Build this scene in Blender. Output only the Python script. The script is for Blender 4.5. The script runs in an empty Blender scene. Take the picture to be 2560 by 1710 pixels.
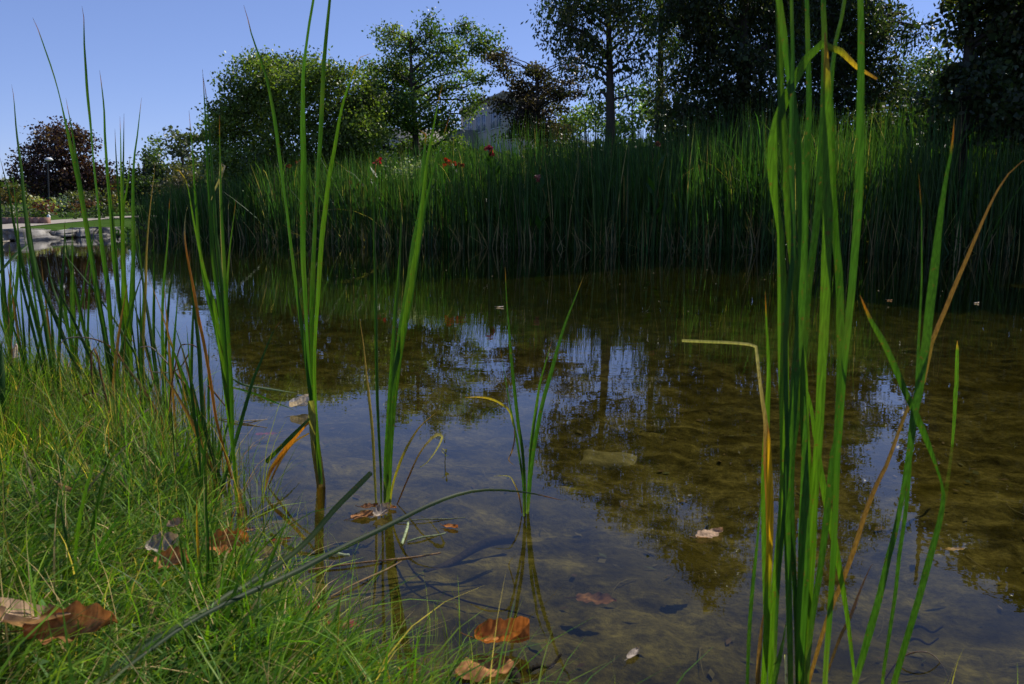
import bpy, bmesh, math, random
import numpy as np
from mathutils import Vector
random.seed(7); rng = np.random.default_rng(11)
S = bpy.context.scene
COL = S.collection
rad = math.radians
# ------------------------------------------------------------------ camera model (pixels of the 2560 x 1710 photograph)
F, CX, CY, PIT, CH = 2009.0, 1280.0, 855.0, rad(9.92), 1.0
SP, CP = math.sin(PIT), math.cos(PIT)
def ray(x, y):
    a = (x-CX)/F; b = (CY-y)/F
    return np.array((a, CP+b*SP, -SP+b*CP))
def P(x, y, Y):
    d = ray(x, y); t = Y/d[1]
    return np.array((d[0]*t, Y, CH+d[2]*t))
def G(x, y, z=0.0):
    d = ray(x, y); t = (z-CH)/d[2]
    return np.array((d[0]*t, d[1]*t, z))
def R(x, y, Y):                      # the thing whose mirror image in the water is seen at this pixel
    p = P(x, y, Y); p[2] = -p[2]; return p
def crop(x0, y0, s):
    return lambda *v: [(x0+v[i]*s, y0+v[i+1]*s) for i in range(0, len(v), 2)]
s4 = .3828
cA, cB, cC, cD = crop(0, 0, s4), crop(0, 550, s4), crop(350, 150, s4), crop(350, 700, s4)
cE, cF, cH = crop(600, 0, .5102), crop(600, 700, .5102), crop(1100, 650, .4464)
cI, cJ, cK = crop(1850, 0, s4), crop(1850, 550, s4), crop(1800, 1100, .3889)
cL, cM = crop(2150, 300, .4466), crop(2110, 950, .4849)
z6, z7 = crop(0, 1110, .3826), crop(600, 900, .5166)

# ------------------------------------------------------------------ object helpers
def tag(o, label=None, cat=None, group=None, kind=None):
    if label: o['label'] = label
    if cat: o['category'] = cat
    if group: o['group'] = group
    if kind: o['kind'] = kind
    return o
def empty(name, loc, label, cat, group=None):
    o = bpy.data.objects.new(name, None); o.empty_display_size = .1
    COL.objects.link(o); o.location = [float(v) for v in loc]
    return tag(o, label, cat, group)
def mesh(name, V, faces, mat, parent=None, col=None, smooth=False, origin=None):
    """V (n,3) array in world space; faces: (m,4)/(m,3) int array or list of arrays."""
    V = np.asarray(V, dtype=np.float64)
    org = np.array(parent.location) if parent is not None and parent.parent is None else np.zeros(3)
    if parent is not None and parent.parent is not None:
        org = np.array(parent.parent.location)+np.array(parent.location)
    o_loc = np.zeros(3)
    if parent is None and origin is not None: o_loc = np.asarray(origin, float); org = o_loc
    V = V-org
    fl = faces if isinstance(faces, list) else [faces]
    fl = [np.asarray(f, dtype=np.int32) for f in fl if len(f)]
    me = bpy.data.meshes.new(name)
    me.vertices.add(len(V)); me.vertices.foreach_set('co', V.astype(np.float32).ravel())
    nl = sum(f.size for f in fl); nf = sum(len(f) for f in fl)
    me.loops.add(nl); me.polygons.add(nf)
    me.loops.foreach_set('vertex_index', np.concatenate([f.ravel() for f in fl]))
    tot = np.concatenate([np.full(len(f), f.shape[1], dtype=np.int32) for f in fl])
    st = np.concatenate([[0], np.cumsum(tot)[:-1]]).astype(np.int32)
    me.polygons.foreach_set('loop_start', st)
    me.polygons.foreach_set('loop_total', tot)
    if smooth: me.polygons.foreach_set('use_smooth', np.ones(nf, dtype=bool))
    if col is not None:
        a = me.attributes.new('Col', 'FLOAT_COLOR', 'POINT')
        c = np.ones((len(V), 4), dtype=np.float32); c[:, :3] = col
        a.data.foreach_set('color', c.ravel())
    me.materials.append(mat)
    me.update(calc_edges=True); me.validate()
    o = bpy.data.objects.new(name, me); COL.objects.link(o)
    o.location = [float(v) for v in o_loc]
    if parent is not None: o.parent = parent
    return o
class MB:
    """collects pieces that belong to one mesh"""
    def __init__(s): s.v = []; s.f = {3: [], 4: []}; s.c = []; s.n = 0
    def add(s, V, Fc, col=None):
        V = np.asarray(V, float); Fc = np.asarray(Fc, dtype=np.int64)
        s.v.append(V); s.f[Fc.shape[1]].append(Fc+s.n); s.n += len(V)
        if col is not None:
            c = np.asarray(col, float)
            s.c.append(np.broadcast_to(c, (len(V), 3)))
    def build(s, name, mat, parent=None, smooth=False, origin=None):
        V = np.concatenate(s.v)
        fl = [np.concatenate(s.f[k]) for k in (3, 4) if s.f[k]]
        return mesh(name, V, fl, mat, parent, np.concatenate(s.c) if s.c else None, smooth, origin)
def tube(mb, pts, radii, n=6, col=None, cap=True):
    pts = np.asarray(pts, float); m = len(pts)
    radii = np.broadcast_to(np.asarray(radii, float), (m,))
    tan = np.gradient(pts, axis=0); tan /= np.linalg.norm(tan, axis=1)[:, None]+1e-9
    ref = np.array((0.0, 0, 1)) if abs(tan[:, 2]).mean() < .8 else np.array((1.0, 0, 0))
    a = np.cross(tan, ref); a /= np.linalg.norm(a, axis=1)[:, None]+1e-9
    b = np.cross(tan, a)
    th = np.linspace(0, 2*math.pi, n, endpoint=False)
    V = (pts[:, None, :]+radii[:, None, None]*(a[:, None, :]*np.cos(th)[None, :, None]+b[:, None, :]*np.sin(th)[None, :, None])).reshape(-1, 3)
    i = np.arange(m-1)[:, None]*n; j = np.arange(n)[None, :]; k = (np.arange(n)+1)[None, :] % n
    Q = np.stack([i+j, i+k, i+n+k, i+n+j], -1).reshape(-1, 4)
    mb.add(V, Q, col)
    if cap:
        e = pts[-1]+tan[-1]*radii[-1]*.3
        V2 = np.vstack([V[-n:], e[None]]); T = np.array([[q, (q+1) % n, n] for q in range(n)])
        mb.add(V2, T, col)
def box_mb(mb, c, ax, ay, az, col=None):
    """box with half-axis vectors"""
    c, ax, ay, az = [np.asarray(v, float) for v in (c, ax, ay, az)]
    V = np.array([c+sx*ax+sy*ay+sz*az for sz in (-1, 1) for sy in (-1, 1) for sx in (-1, 1)])
    Q = np.array([[0, 2, 3, 1], [4, 5, 7, 6], [0, 1, 5, 4], [2, 6, 7, 3], [0, 4, 6, 2], [1, 3, 7, 5]])
    mb.add(V, Q, col)
def catmull(pts, n):
    p = np.asarray(pts, float)
    if len(p) == 2: return p[0]+(p[1]-p[0])*np.linspace(0, 1, n)[:, None]
    q = np.vstack([2*p[0]-p[1], p, 2*p[-1]-p[-2]])
    d = np.concatenate([[0], np.cumsum(np.linalg.norm(np.diff(p, axis=0), axis=1))]); d /= d[-1]
    out = []
    for t in np.linspace(0, 1, n):
        i = min(max(np.searchsorted(d, t)-1, 0), len(p)-2)
        u = (t-d[i])/max(d[i+1]-d[i], 1e-9)
        a, b, c, e = q[i], q[i+1], q[i+2], q[i+3]
        out.append(.5*(2*b+(c-a)*u+(2*a-5*b+4*c-e)*u*u+(3*b-a-3*c+e)*u**3))
    return np.array(out)

# ------------------------------------------------------------------ materials
MATS = {}
def nt(name):
    m = bpy.data.materials.new(name); m.use_nodes = True
    t = m.node_tree; t.nodes.clear(); return m, t, t.nodes.new, t.links.new
def leaf_mat(name, trans=.35, rough=.45, tint=(1.5, 1.7, .5), spec=.4, nscale=40., stretch=None):
    m, t, N, L = nt(name)
    out = N('ShaderNodeOutputMaterial'); at = N('ShaderNodeAttribute'); at.attribute_name = 'Col'
    tc = N('ShaderNodeTexCoord'); mp = N('ShaderNodeMapping'); mp.inputs['Scale'].default_value = stretch or (1, 1, 1)
    no = N('ShaderNodeTexNoise'); no.inputs['Scale'].default_value = nscale; no.inputs['Detail'].default_value = 3
    L(tc.outputs['Object'], mp.inputs['Vector']); L(mp.outputs[0], no.inputs['Vector'])
    mr = N('ShaderNodeMapRange'); mr.inputs[1].default_value = .3; mr.inputs[2].default_value = .7
    mr.inputs[3].default_value = .62; mr.inputs[4].default_value = 1.38
    L(no.outputs[0], mr.inputs[0])
    mu = N('ShaderNodeVectorMath'); mu.operation = 'SCALE'
    L(at.outputs['Color'], mu.inputs[0]); L(mr.outputs[0], mu.inputs['Scale'])
    if stretch:
        ns = N('ShaderNodeTexNoise'); ns.inputs['Scale'].default_value = 95.; ns.inputs['Detail'].default_value = 2; L(tc.outputs['Object'], ns.inputs['Vector'])
        rs = N('ShaderNodeMapRange'); rs.inputs[1].default_value = .64; rs.inputs[2].default_value = .74; rs.inputs[4].default_value = .75; L(ns.outputs[0], rs.inputs[0])
        nl = N('ShaderNodeTexNoise'); nl.inputs['Scale'].default_value = 4.; nl.inputs['Detail'].default_value = 3; L(tc.outputs['Object'], nl.inputs['Vector'])
        rl = N('ShaderNodeMapRange'); rl.inputs[1].default_value = .52; rl.inputs[2].default_value = .75; rl.inputs[4].default_value = .55; L(nl.outputs[0], rl.inputs[0])
        def mixc(f, a, col):
            x = N('ShaderNodeMix'); x.data_type = 'RGBA'; L(f, x.inputs[0]); L(a, x.inputs[6]); x.inputs[7].default_value = (*col, 1); return x
        m1 = mixc(rl.outputs[0], mu.outputs[0], (.085, .115, .02)); mu = mixc(rs.outputs[0], m1.outputs[2], (.10, .055, .02))
        muo = mu.outputs[2]
    else: muo = mu.outputs[0]
    pr = N('ShaderNodeBsdfPrincipled'); pr.inputs['Roughness'].default_value = rough
    pr.inputs['Specular IOR Level'].default_value = spec
    L(muo, pr.inputs['Base Color'])
    tr = N('ShaderNodeBsdfTranslucent'); m2 = N('ShaderNodeVectorMath'); m2.operation = 'MULTIPLY'
    m2.inputs[1].default_value = tint
    L(muo, m2.inputs[0]); L(m2.outputs[0], tr.inputs['Color'])
    mx = N('ShaderNodeMixShader'); mx.inputs[0].default_value = trans
    L(pr.outputs[0], mx.inputs[1]); L(tr.outputs[0], mx.inputs[2]); L(mx.outputs[0], out.inputs[0])
    return m
def solid_mat(name, c1, c2, scale=8., rough=.8, bump=.3, bscale=None, spec=.3, stretch=(1, 1, 1), metal=0.):
    m, t, N, L = nt(name)
    out = N('ShaderNodeOutputMaterial'); pr = N('ShaderNodeBsdfPrincipled')
    tc = N('ShaderNodeTexCoord'); mp = N('ShaderNodeMapping'); mp.inputs['Scale'].default_value = stretch
    L(tc.outputs['Object'], mp.inputs['Vector'])
    no = N('ShaderNodeTexNoise'); no.inputs['Scale'].default_value = scale; no.inputs['Detail'].default_value = 6
    L(mp.outputs[0], no.inputs['Vector'])
    cr = N('ShaderNodeValToRGB'); cr.color_ramp.elements[0].position = .32; cr.color_ramp.elements[1].position = .68
    cr.color_ramp.elements[0].color = (*c1, 1); cr.color_ramp.elements[1].color = (*c2, 1)
    L(no.outputs[0], cr.inputs[0]); L(cr.outputs[0], pr.inputs['Base Color'])
    n2 = N('ShaderNodeTexNoise'); n2.inputs['Scale'].default_value = bscale or scale*4; n2.inputs['Detail'].default_value = 5
    L(mp.outputs[0], n2.inputs['Vector'])
    bp = N('ShaderNodeBump'); bp.inputs['Strength'].default_value = bump; bp.inputs['Distance'].default_value = .02
    L(n2.outputs[0], bp.inputs['Height']); L(bp.outputs[0], pr.inputs['Normal'])
    pr.inputs['Roughness'].default_value = rough; pr.inputs['Specular IOR Level'].default_value = spec
    pr.inputs['Metallic'].default_value = metal
    L(pr.outputs[0], out.inputs[0]); return m
M_reed = leaf_mat('reed_blade', .40, .5, (1.7, 1.9, .45), .16, 24., (14, 14, .25))
M_bed = leaf_mat('reed_bed_blade', .38, .45, (1.6, 1.9, .45), .25, 6.)
M_grass = leaf_mat('grass_blade', .46, .5, (1.6, 1.75, .35), .18, 25.)
M_tree = leaf_mat('tree_leaf', .42, .45, (1.5, 1.7, .45), .4, 1.2)
M_dead = leaf_mat('dead_leaf', .25, .75, (1.5, 1.2, .7), .12, 60.)
M_petal = leaf_mat('petal', .35, .5, (1.2, .9, .9), .2, 30.)
M_bark = solid_mat('bark', (.030, .024, .018), (.075, .062, .048), 3., .9, .6, 14., .15, (1, 1, .25))
M_stone = solid_mat('limestone', (.11, .105, .10), (.36, .34, .31), 3.5, .85, .8, 9.)
M_path = solid_mat('path_paving', (.30, .26, .20), (.40, .35, .28), 3., .9, .2)
M_brick = solid_mat('brick_edging', (.20, .10, .075), (.34, .20, .15), 7., .9, .3)
M_conc = solid_mat('building_concrete', (.32, .29, .24), (.40, .36, .30), .6, .85, .1)
M_pole = solid_mat('painted_pole', (.03, .03, .032), (.05, .05, .05), 9., .5, .05)
M_lamp = solid_mat('lamp_cover', (.70, .70, .69), (.8, .8, .78), 9., .5, .02)
M_glass = solid_mat('window_glass', (.10, .14, .20), (.16, .21, .28), .5, .12, .0, spec=.8)
M_frame = solid_mat('window_frame', (.45, .45, .44), (.55, .55, .53), 4., .6, .05)
M_wood_shadow = solid_mat('wet_wood_and_shadow', (.014, .011, .007), (.034, .026, .017), 14., .8, .4, 60., .05)
M_sunken = solid_mat('sunken_plank', (.058, .052, .018), (.09, .08, .028), 9., .8, .3)

def ground_material():
    m, t, N, L = nt('ground')
    out = N('ShaderNodeOutputMaterial'); pr = N('ShaderNodeBsdfPrincipled')
    ge = N('ShaderNodeNewGeometry'); sx = N('ShaderNodeSeparateXYZ'); L(ge.outputs['Position'], sx.inputs[0])
    def noise(sc, det=6., ro=.6):
        n = N('ShaderNodeTexNoise'); n.inputs['Scale'].default_value = sc; n.inputs['Detail'].default_value = det
        n.inputs['Roughness'].default_value = ro; L(ge.outputs['Position'], n.inputs['Vector']); return n
    def ramp(src, stops):
        c = N('ShaderNodeValToRGB'); e = c.color_ramp.elements
        while len(e) < len(stops): e.new(.5)
        for el, (p, cc) in zip(e, stops): el.position = p; el.color = (*cc, 1)
        L(src, c.inputs[0]); return c
    def mix(f, a, b):
        x = N('ShaderNodeMix'); x.data_type = 'RGBA'
        if hasattr(f, 'node'): L(f, x.inputs[0])
        else: x.inputs[0].default_value = f
        L(a, x.inputs[6]); L(b, x.inputs[7]); return x.outputs[2]
    mud = ramp(noise(5.5, 8, .62).outputs[0], [(.30, (.026, .024, .012)), (.45, (.066, .060, .026)), (.58, (.108, .098, .042)), (.74, (.150, .136, .066))])
    fine = ramp(noise(42, 5, .7).outputs[0], [(.34, (.42, .40, .36)), (.62, (1.15, 1.12, 1.05))])
    x = N('ShaderNodeMix'); x.data_type = 'RGBA'; x.blend_type = 'MULTIPLY'; x.inputs[0].default_value = .75
    L(mud.outputs[0], x.inputs[6]); L(fine.outputs[0], x.inputs[7])
    alg = ramp(noise(2.2, 5).outputs[0], [(.50, (0, 0, 0)), (.64, (1, 1, 1))])
    algc = N('ShaderNodeRGB'); algc.outputs[0].default_value = (.050, .044, .013, 1)
    mudc = mix(alg.outputs[0], x.outputs[2], algc.outputs[0])
    soil = ramp(noise(20).outputs[0], [(.35, (.022, .022, .010)), (.65, (.060, .055, .025))])
    lawn = ramp(noise(1.6, 8, .7).outputs[0], [(.35, (.035, .075, .014)), (.65, (.065, .115, .026))])
    fy = N('ShaderNodeMapRange'); fy.inputs[1].default_value = 7; fy.inputs[2].default_value = 9; L(sx.outputs[1], fy.inputs[0])
    land = mix(fy.outputs[0], soil.outputs[0], lawn.outputs[0])
    fz = N('ShaderNodeMapRange'); fz.inputs[1].default_value = -.03; fz.inputs[2].default_value = .02; L(sx.outputs[2], fz.inputs[0])
    fd = N('ShaderNodeMapRange'); fd.inputs[1].default_value = 3.0; fd.inputs[2].default_value = 10.; L(sx.outputs[1], fd.inputs[0])  # far mud darkened in its colour, standing in for light lost in water
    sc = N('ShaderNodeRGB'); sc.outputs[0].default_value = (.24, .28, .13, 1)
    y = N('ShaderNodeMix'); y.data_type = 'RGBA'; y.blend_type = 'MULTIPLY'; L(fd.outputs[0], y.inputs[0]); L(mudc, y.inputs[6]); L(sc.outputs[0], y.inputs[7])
    clump = ramp(noise(7.5, 9, .72).outputs[0], [(.40, (.40, .40, .34)), (.49, (.75, .74, .64)), (.58, (1.12, 1.10, 1.0))])
    z = N('ShaderNodeMix'); z.data_type = 'RGBA'; z.blend_type = 'MULTIPLY'; z.inputs[0].default_value = .85; L(y.outputs[2], z.inputs[6]); L(clump.outputs[0], z.inputs[7])
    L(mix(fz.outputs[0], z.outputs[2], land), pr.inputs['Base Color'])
    bp = N('ShaderNodeBump'); bp.inputs['Strength'].default_value = .9; bp.inputs['Distance'].default_value = .015
    L(noise(38, 9, .7).outputs[0], bp.inputs['Height']); L(bp.outputs[0], pr.inputs['Normal'])
    pr.inputs['Roughness'].default_value = 1.; pr.inputs['Specular IOR Level'].default_value = 0.
    L(pr.outputs[0], out.inputs[0]); return m
def water_material():
    m, t, N, L = nt('pond_water')
    out = N('ShaderNodeOutputMaterial')
    ge = N('ShaderNodeNewGeometry')
    def noise(scale, det, sx, sy):
        mp = N('ShaderNodeMapping'); mp.inputs['Scale'].default_value = (sx, sy, 1); L(ge.outputs['Position'], mp.inputs['Vector'])
        n = N('ShaderNodeTexNoise'); n.inputs['Scale'].default_value = scale; n.inputs['Detail'].default_value = det
        L(mp.outputs[0], n.inputs['Vector']); return n
    a = noise(2.2, 2.5, .8, 1.3); b = noise(9., 2., .7, 1.6)
    ad = N('ShaderNodeMath'); ad.operation = 'MULTIPLY_ADD'; ad.inputs[1].default_value = .22
    L(b.outputs[0], ad.inputs[0]); L(a.outputs[0], ad.inputs[2])
    bp = N('ShaderNodeBump'); bp.inputs['Strength'].default_value = 1.; bp.inputs['Distance'].default_value = .0010
    L(ad.outputs[0], bp.inputs['Height'])
    lw = N('ShaderNodeLayerWeight'); lw.inputs['Blend'].default_value = .5; L(bp.outputs[0], lw.inputs['Normal'])
    pw = N('ShaderNodeMath'); pw.operation = 'POWER'; pw.inputs[1].default_value = 5.; L(lw.outputs['Facing'], pw.inputs[0])
    fr = N('ShaderNodeMath'); fr.operation = 'MULTIPLY_ADD'; fr.inputs[1].default_value = .98; fr.inputs[2].default_value = .02; L(pw.outputs[0], fr.inputs[0])
    gl = N('ShaderNodeBsdfGlossy'); gl.inputs['Roughness'].default_value = 0.0; gl.inputs['Color'].default_value = (1, 1, 1, 1)
    L(bp.outputs[0], gl.inputs['Normal'])
    tr = N('ShaderNodeBsdfTransparent'); tr.inputs['Color'].default_value = (.85, .81, .55, 1)
    mx = N('ShaderNodeMixShader'); L(fr.outputs[0], mx.inputs[0]); L(tr.outputs[0], mx.inputs[1]); L(gl.outputs[0], mx.inputs[2])
    L(mx.outputs[0], out.inputs[0]); return m

# ------------------------------------------------------------------ terrain
near_px = [(-900, 960), (-350, 945), (0, 962), (160, 985), (330, 1040), (420, 1130), (490, 1260), (530, 1340), (600, 1425), (680, 1525), (800, 1610), (900, 1675), (1010, 1770), (1200, 1900), (1500, 2000), (2100, 2020), (2700, 2000), (3600, 1900)]
near = [tuple(G(x, y)[:2]) for x, y in near_px]
near = [(-15., 5.2), (-11., 4.6)] + near + [(9, .8), (40, -2)]
far = [(60, 7), (40, 11), (20, 15), (9.1, 16.2), (6, 16.4), (1.7, 17.2), (-2.45, 18.9), (-7.1, 21.4), (-9.7, 23.0), (-11.5, 24.8), (-12.45, 23.1), (-12.75, 21.8), (-13.25, 20.7), (-13.95, 19.5), (-14.7, 17.3), (-16.5, 12), (-16.5, 8)]
POND = np.array(near+far)
def pond_sd(X, Y):
    """signed distance to the shore, positive over the water"""
    p = np.stack([X, Y], -1); d2 = np.full(X.shape, 1e9); ins = np.zeros(X.shape, bool)
    n = len(POND)
    for i in range(n):
        a, b = POND[i], POND[(i+1) % n]; e = b-a
        w = p-a; t = np.clip((w@e)/(e@e), 0, 1)
        q = w-t[..., None]*e; d2 = np.minimum(d2, (q**2).sum(-1))
        c = ((a[1] > Y) != (b[1] > Y)) & (X < (b[0]-a[0])*(Y-a[1])/(b[1]-a[1]+1e-12)+a[0]); ins ^= c
    d = np.sqrt(d2); return np.where(ins, d, -d)
def vnoise(X, Y, sc, seed=0):
    """smooth value noise"""
    x, y = X*sc, Y*sc; xi, yi = np.floor(x).astype(int), np.floor(y).astype(int); u, v = x-xi, y-yi
    u = u*u*(3-2*u); v = v*v*(3-2*v)
    def h(a, b):
        s = np.sin(a*127.1+b*311.7+seed*74.7)*43758.5453; return s-np.floor(s)
    return (h(xi, yi)*(1-u)+h(xi+1, yi)*u)*(1-v)+(h(xi, yi+1)*(1-u)+h(xi+1, yi+1)*u)*v
def height(X, Y):
    X = np.asarray(X, float); Y = np.asarray(Y, float)
    sd = pond_sd(X, Y)
    nz = vnoise(X, Y, 1.6, 1)*.5+vnoise(X, Y, 5., 2)*.3+vnoise(X, Y, 13., 3)*.2
    fz = vnoise(X, Y, 9., 5)*.5+vnoise(X, Y, 22., 6)*.5
    w = -(.015+.30*(1-np.exp(-np.maximum(sd, 0)/1.3)))+(nz-.5)*.11*np.clip(sd/.5, 0, 1)+(fz-.5)*.022*np.clip(sd/.3, 0, 1)
    l = np.maximum(-sd, 0)
    nearl = .012+.13*(1-np.exp(-l/.45))+(nz-.5)*.05*np.clip(l/.3, 0, 1)
    rise = np.clip((X+5.5)/6., 0, 1)
    farl = .28*np.clip(l/.25, 0, 1)*(1-rise)+rise*np.minimum(.05+.17*l, 1.7)+.012*np.clip(l-6, 0, 60)+.02*np.clip(l-20, 0, 60)*rise
    return np.where(sd > 0, w, np.where(Y > 9, farl, nearl))
def axis(parts):
    out = []
    for a, b, st in parts: out += list(np.arange(a, b, st))
    return np.array(out+[parts[-1][1]])
gx = axis([(-420, -60, 40), (-60, -24, 4), (-24, -17, .6), (-17, -9, .16), (-9, -6, .4), (-6, -3.2, .12), (-3.2, 3.2, .032), (3.2, 6, .12), (6, 24, .6), (24, 60, 4), (60, 420, 40)])
gy = axis([(-60, -4, 8), (-4, .8, .3), (.8, 4.6, .032), (4.6, 7, .1), (7, 12, .4), (12, 26, .2), (26, 60, 2), (60, 620, 40)])
XX, YY = np.meshgrid(gx, gy, indexing='ij'); ZZ = height(XX, YY)
nx, ny = XX.shape
idx = np.arange(nx*ny).reshape(nx, ny)
Q = np.stack([idx[:-1, :-1], idx[1:, :-1], idx[1:, 1:], idx[:-1, 1:]], -1).reshape(-1, 4)
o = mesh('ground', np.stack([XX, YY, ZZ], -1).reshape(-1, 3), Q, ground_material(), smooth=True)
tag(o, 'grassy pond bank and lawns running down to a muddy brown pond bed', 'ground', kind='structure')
wv = np.array([(-70, -3, 0), (60, -3, 0), (60, 24.5, 0), (-70, 24.5, 0)], float)
o = mesh('water', wv, np.array([[0, 1, 2, 3]]), water_material())
tag(o, 'still shallow pond water mirroring blue sky and dark trees', 'pond', kind='structure')

# ------------------------------------------------------------------ traced blades
GREEN = np.array((.029, .077, .010)); DGREEN = np.array((.019, .054, .011)); LGREEN = np.array((.050, .108, .010))
YEL = np.array((.50, .25, .012)); ORA = np.array((.36, .115, .016)); BRO = np.array((.15, .062, .026)); TAN = np.array((.46, .34, .20)); BLK = np.array((.05, .025, .016))
def lerp(a, b, t): return a+(b-a)*np.clip(t, 0, 1)[:, None]
def blade_cols(kind, t, var):
    one = np.ones((len(t), 3))
    base = {'g': GREEN, 'd': DGREEN, 'l': LGREEN, 'D': DGREEN*.55}.get(kind[0])
    if base is not None:
        c = one*base*(1+.22*var)
        c = lerp(c, one*np.array((.15, .19, .05)), (.10-t)/.10*.6)
        if 'T' not in kind: c = lerp(lerp(c, one*ORA*.7, (t-.955)/.015), one*BLK*1.5, (t-.972)/.015)
    elif kind[0] == 'y': c = lerp(lerp(one*LGREEN*1.1, one*YEL, (t-.42)/.2), one*BRO, (t-.93)/.03)
    elif kind[0] == 'Y': c = lerp(one*np.array((.22, .20, .03)), one*np.array((.30, .17, .03)), t)
    elif kind[0] == 'o': c = lerp(lerp(one*ORA, one*ORA*1.2, t), one*TAN*.8, (t-.85)/.1)
    elif kind[0] == 'b': c = lerp(one*np.array((.17, .085, .035)), one*np.array((.13, .065, .035)), t)
    elif kind[0] == 't': c = lerp(one*BRO, one*np.array((.25, .205, .15)), (t-.3)/.4)
    elif kind[0] == 'w': c = one*np.array((.62, .52, .42))
    elif kind[0] == 's': c = lerp(one*np.array((.13, .075, .035)), one*np.array((.22, .20, .07)), (t-.2)/.8)
    elif kind[0] == 'a': c = lerp(lerp(one*LGREEN*1.05, one*np.array((.40, .22, .03)), (t-.925)/.04), one*np.array((.16, .07, .03)), (t-.97)/.02)
    else: c = one*GREEN
    return c
def blade(parent, pts, W, kind='g', Yb=None, dY=None, z0=0., keep=False, name=None, tw=None, flat=None, rnd=random, tipw=None, label=None, wprof=None):
    """pts: pixels along the blade; W: width in pixels; depth runs from Yb to Yb+dY"""
    pts = list(pts)
    if not keep and pts[0][1] < pts[-1][1]: pts = pts[::-1]
    if Yb is None: Yb = G(pts[0][0], pts[0][1], z0)[1]
    if dY is None: dY = rnd.uniform(-.12, .16)
    if pts[-1][1] < -8 and 'T' not in kind:
        a, b = np.array(pts[-2]), np.array(pts[-1]); ext = 520 if Yb < 2 else 190
        pts = pts+[tuple(b+(b-a)/np.linalg.norm(b-a)*ext)]; kind += 'T'
    px = catmull(pts, max(10, min(34, 3*len(pts)+4)))
    d = np.concatenate([[0], np.cumsum(np.linalg.norm(np.diff(px, axis=0), axis=1))]); t = d/d[-1]
    bow = rnd.uniform(-.05, .05)
    yy = Yb+dY*t+bow*np.sin(t*math.pi)
    C = np.array([P(a, b, y) for (a, b), y in zip(px, yy)])
    w = W*yy/F
    if wprof is not None: prof = np.interp(t, [q[0] for q in wprof], [q[1] for q in wprof])
    else:
        prof = (.62+.38*np.clip(t/.35, 0, 1))*np.clip((1-t)/.42, 0, 1)**.75
        if tipw: prof = np.maximum(prof, tipw)
    w = np.maximum(w*prof, .0008)
    return strip(parent, C, w, kind, t, tw, name, rnd, label)
def strip(parent, C, w, kind, t, tw=None, name=None, rnd=random, label=None, mat=None):
    tan = np.gradient(C, axis=0); tan /= np.linalg.norm(tan, axis=1)[:, None]+1e-9
    if tw is None:
        a0 = rnd.uniform(-.55, .55); tw = (a0, a0+rnd.uniform(-.9, .9))
    ang = np.interp(t, np.linspace(0, 1, len(tw)), tw)
    view = C-np.array((0, 0, CH)); view /= np.linalg.norm(view, axis=1)[:, None]
    s = np.cross(tan, view); s /= np.linalg.norm(s, axis=1)[:, None]+1e-9
    n = np.cross(s, tan)
    sd = s*np.cos(ang)[:, None]+n*np.sin(ang)[:, None]
    nn = -s*np.sin(ang)[:, None]+n*np.cos(ang)[:, None]
    h = w[:, None]*.5
    rows = [C-sd*h, C-sd*h*.5-nn*h*.22, C-nn*h*.30, C+sd*h*.5-nn*h*.22, C+sd*h]
    m = len(C); V = np.stack(rows, 1).reshape(-1, 3)
    i = np.arange(m-1)[:, None]*5; j = np.arange(4)[None]
    Qd = np.stack([i+j, i+j+1, i+5+j+1, i+5+j], -1).reshape(-1, 4)
    col = np.repeat(blade_cols(kind, t, rnd.uniform(-1, 1)), 5, 0)
    nm = name or ('leaf' if kind[0] in 'gdlyaD' else 'dry_leaf')
    ob = mesh(nm, V, Qd, mat or M_reed, parent, col, smooth=True)
    if label: ob['label'] = label
    return ob
def plant(base, label, blades, name='cattail', cat='cattail', group=None, z0=0.0, dz=0.0, sink=.12, seed=0):
    """base pixel; blades: (points, width, kind, options)"""
    r = random.Random(seed+int(base[0]*7+base[1]))
    b = G(base[0], base[1], z0)
    root = empty(name, (b[0], b[1], b[2]-sink*.5), label, cat, group)
    for bl in blades:
        pts, W, kind = bl[:3]; opt = dict(bl[3]) if len(bl) > 3 else {}
        if 'Yb' not in opt and not opt.get('keep'): opt['Yb'] = b[1]+r.uniform(-.05, .05)
        blade(root, pts, W, kind, rnd=r, **opt)
    return root
GB = 'cattails growing on the near bank'
LB = cB(380, 1300)[0]
plant(LB, 'tall leaning cattail rooted in bank grass below the purple tree, tip under open sky', [
    (cA(75, 550, 90, 640, 105, 830, 120, 960, 140, 1110, 155, 1300, 175, 1450)+cB(190, 130, 215, 260, 250, 450, 285, 620, 310, 780, 330, 910, 350, 1070, 375, 1230, 388, 1340), 12, 'g'),
    (cA(0, 1030, 30, 1150, 60, 1260, 80, 1400)+cB(100, 70, 115, 130, 140, 260, 175, 420, 210, 560, 245, 700, 275, 830, 290, 960, 320, 1090, 360, 1230, 380, 1330), 9, 'g'),
    (cA(68, 1045, 80, 1120, 100, 1300)+cB(120, 100, 130, 350, 165, 520, 200, 660, 240, 820, 275, 960, 320, 1110, 370, 1300), 7, 'd'),
    (cB(425, 5, 415, 250, 400, 500, 392, 700, 385, 900, 380, 1100, 380, 1310), 8, 'g'),
    (cB(185, -60, 215, 190, 240, 310, 270, 410, 320, 540, 370, 660, 420, 790, 470, 900, 530, 1010), 9, 'd'),
    (cB(320, 430, 340, 700, 350, 900, 365, 1100, 378, 1300), 8, 'l'),
    ], group=GB, z0=.07)
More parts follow.
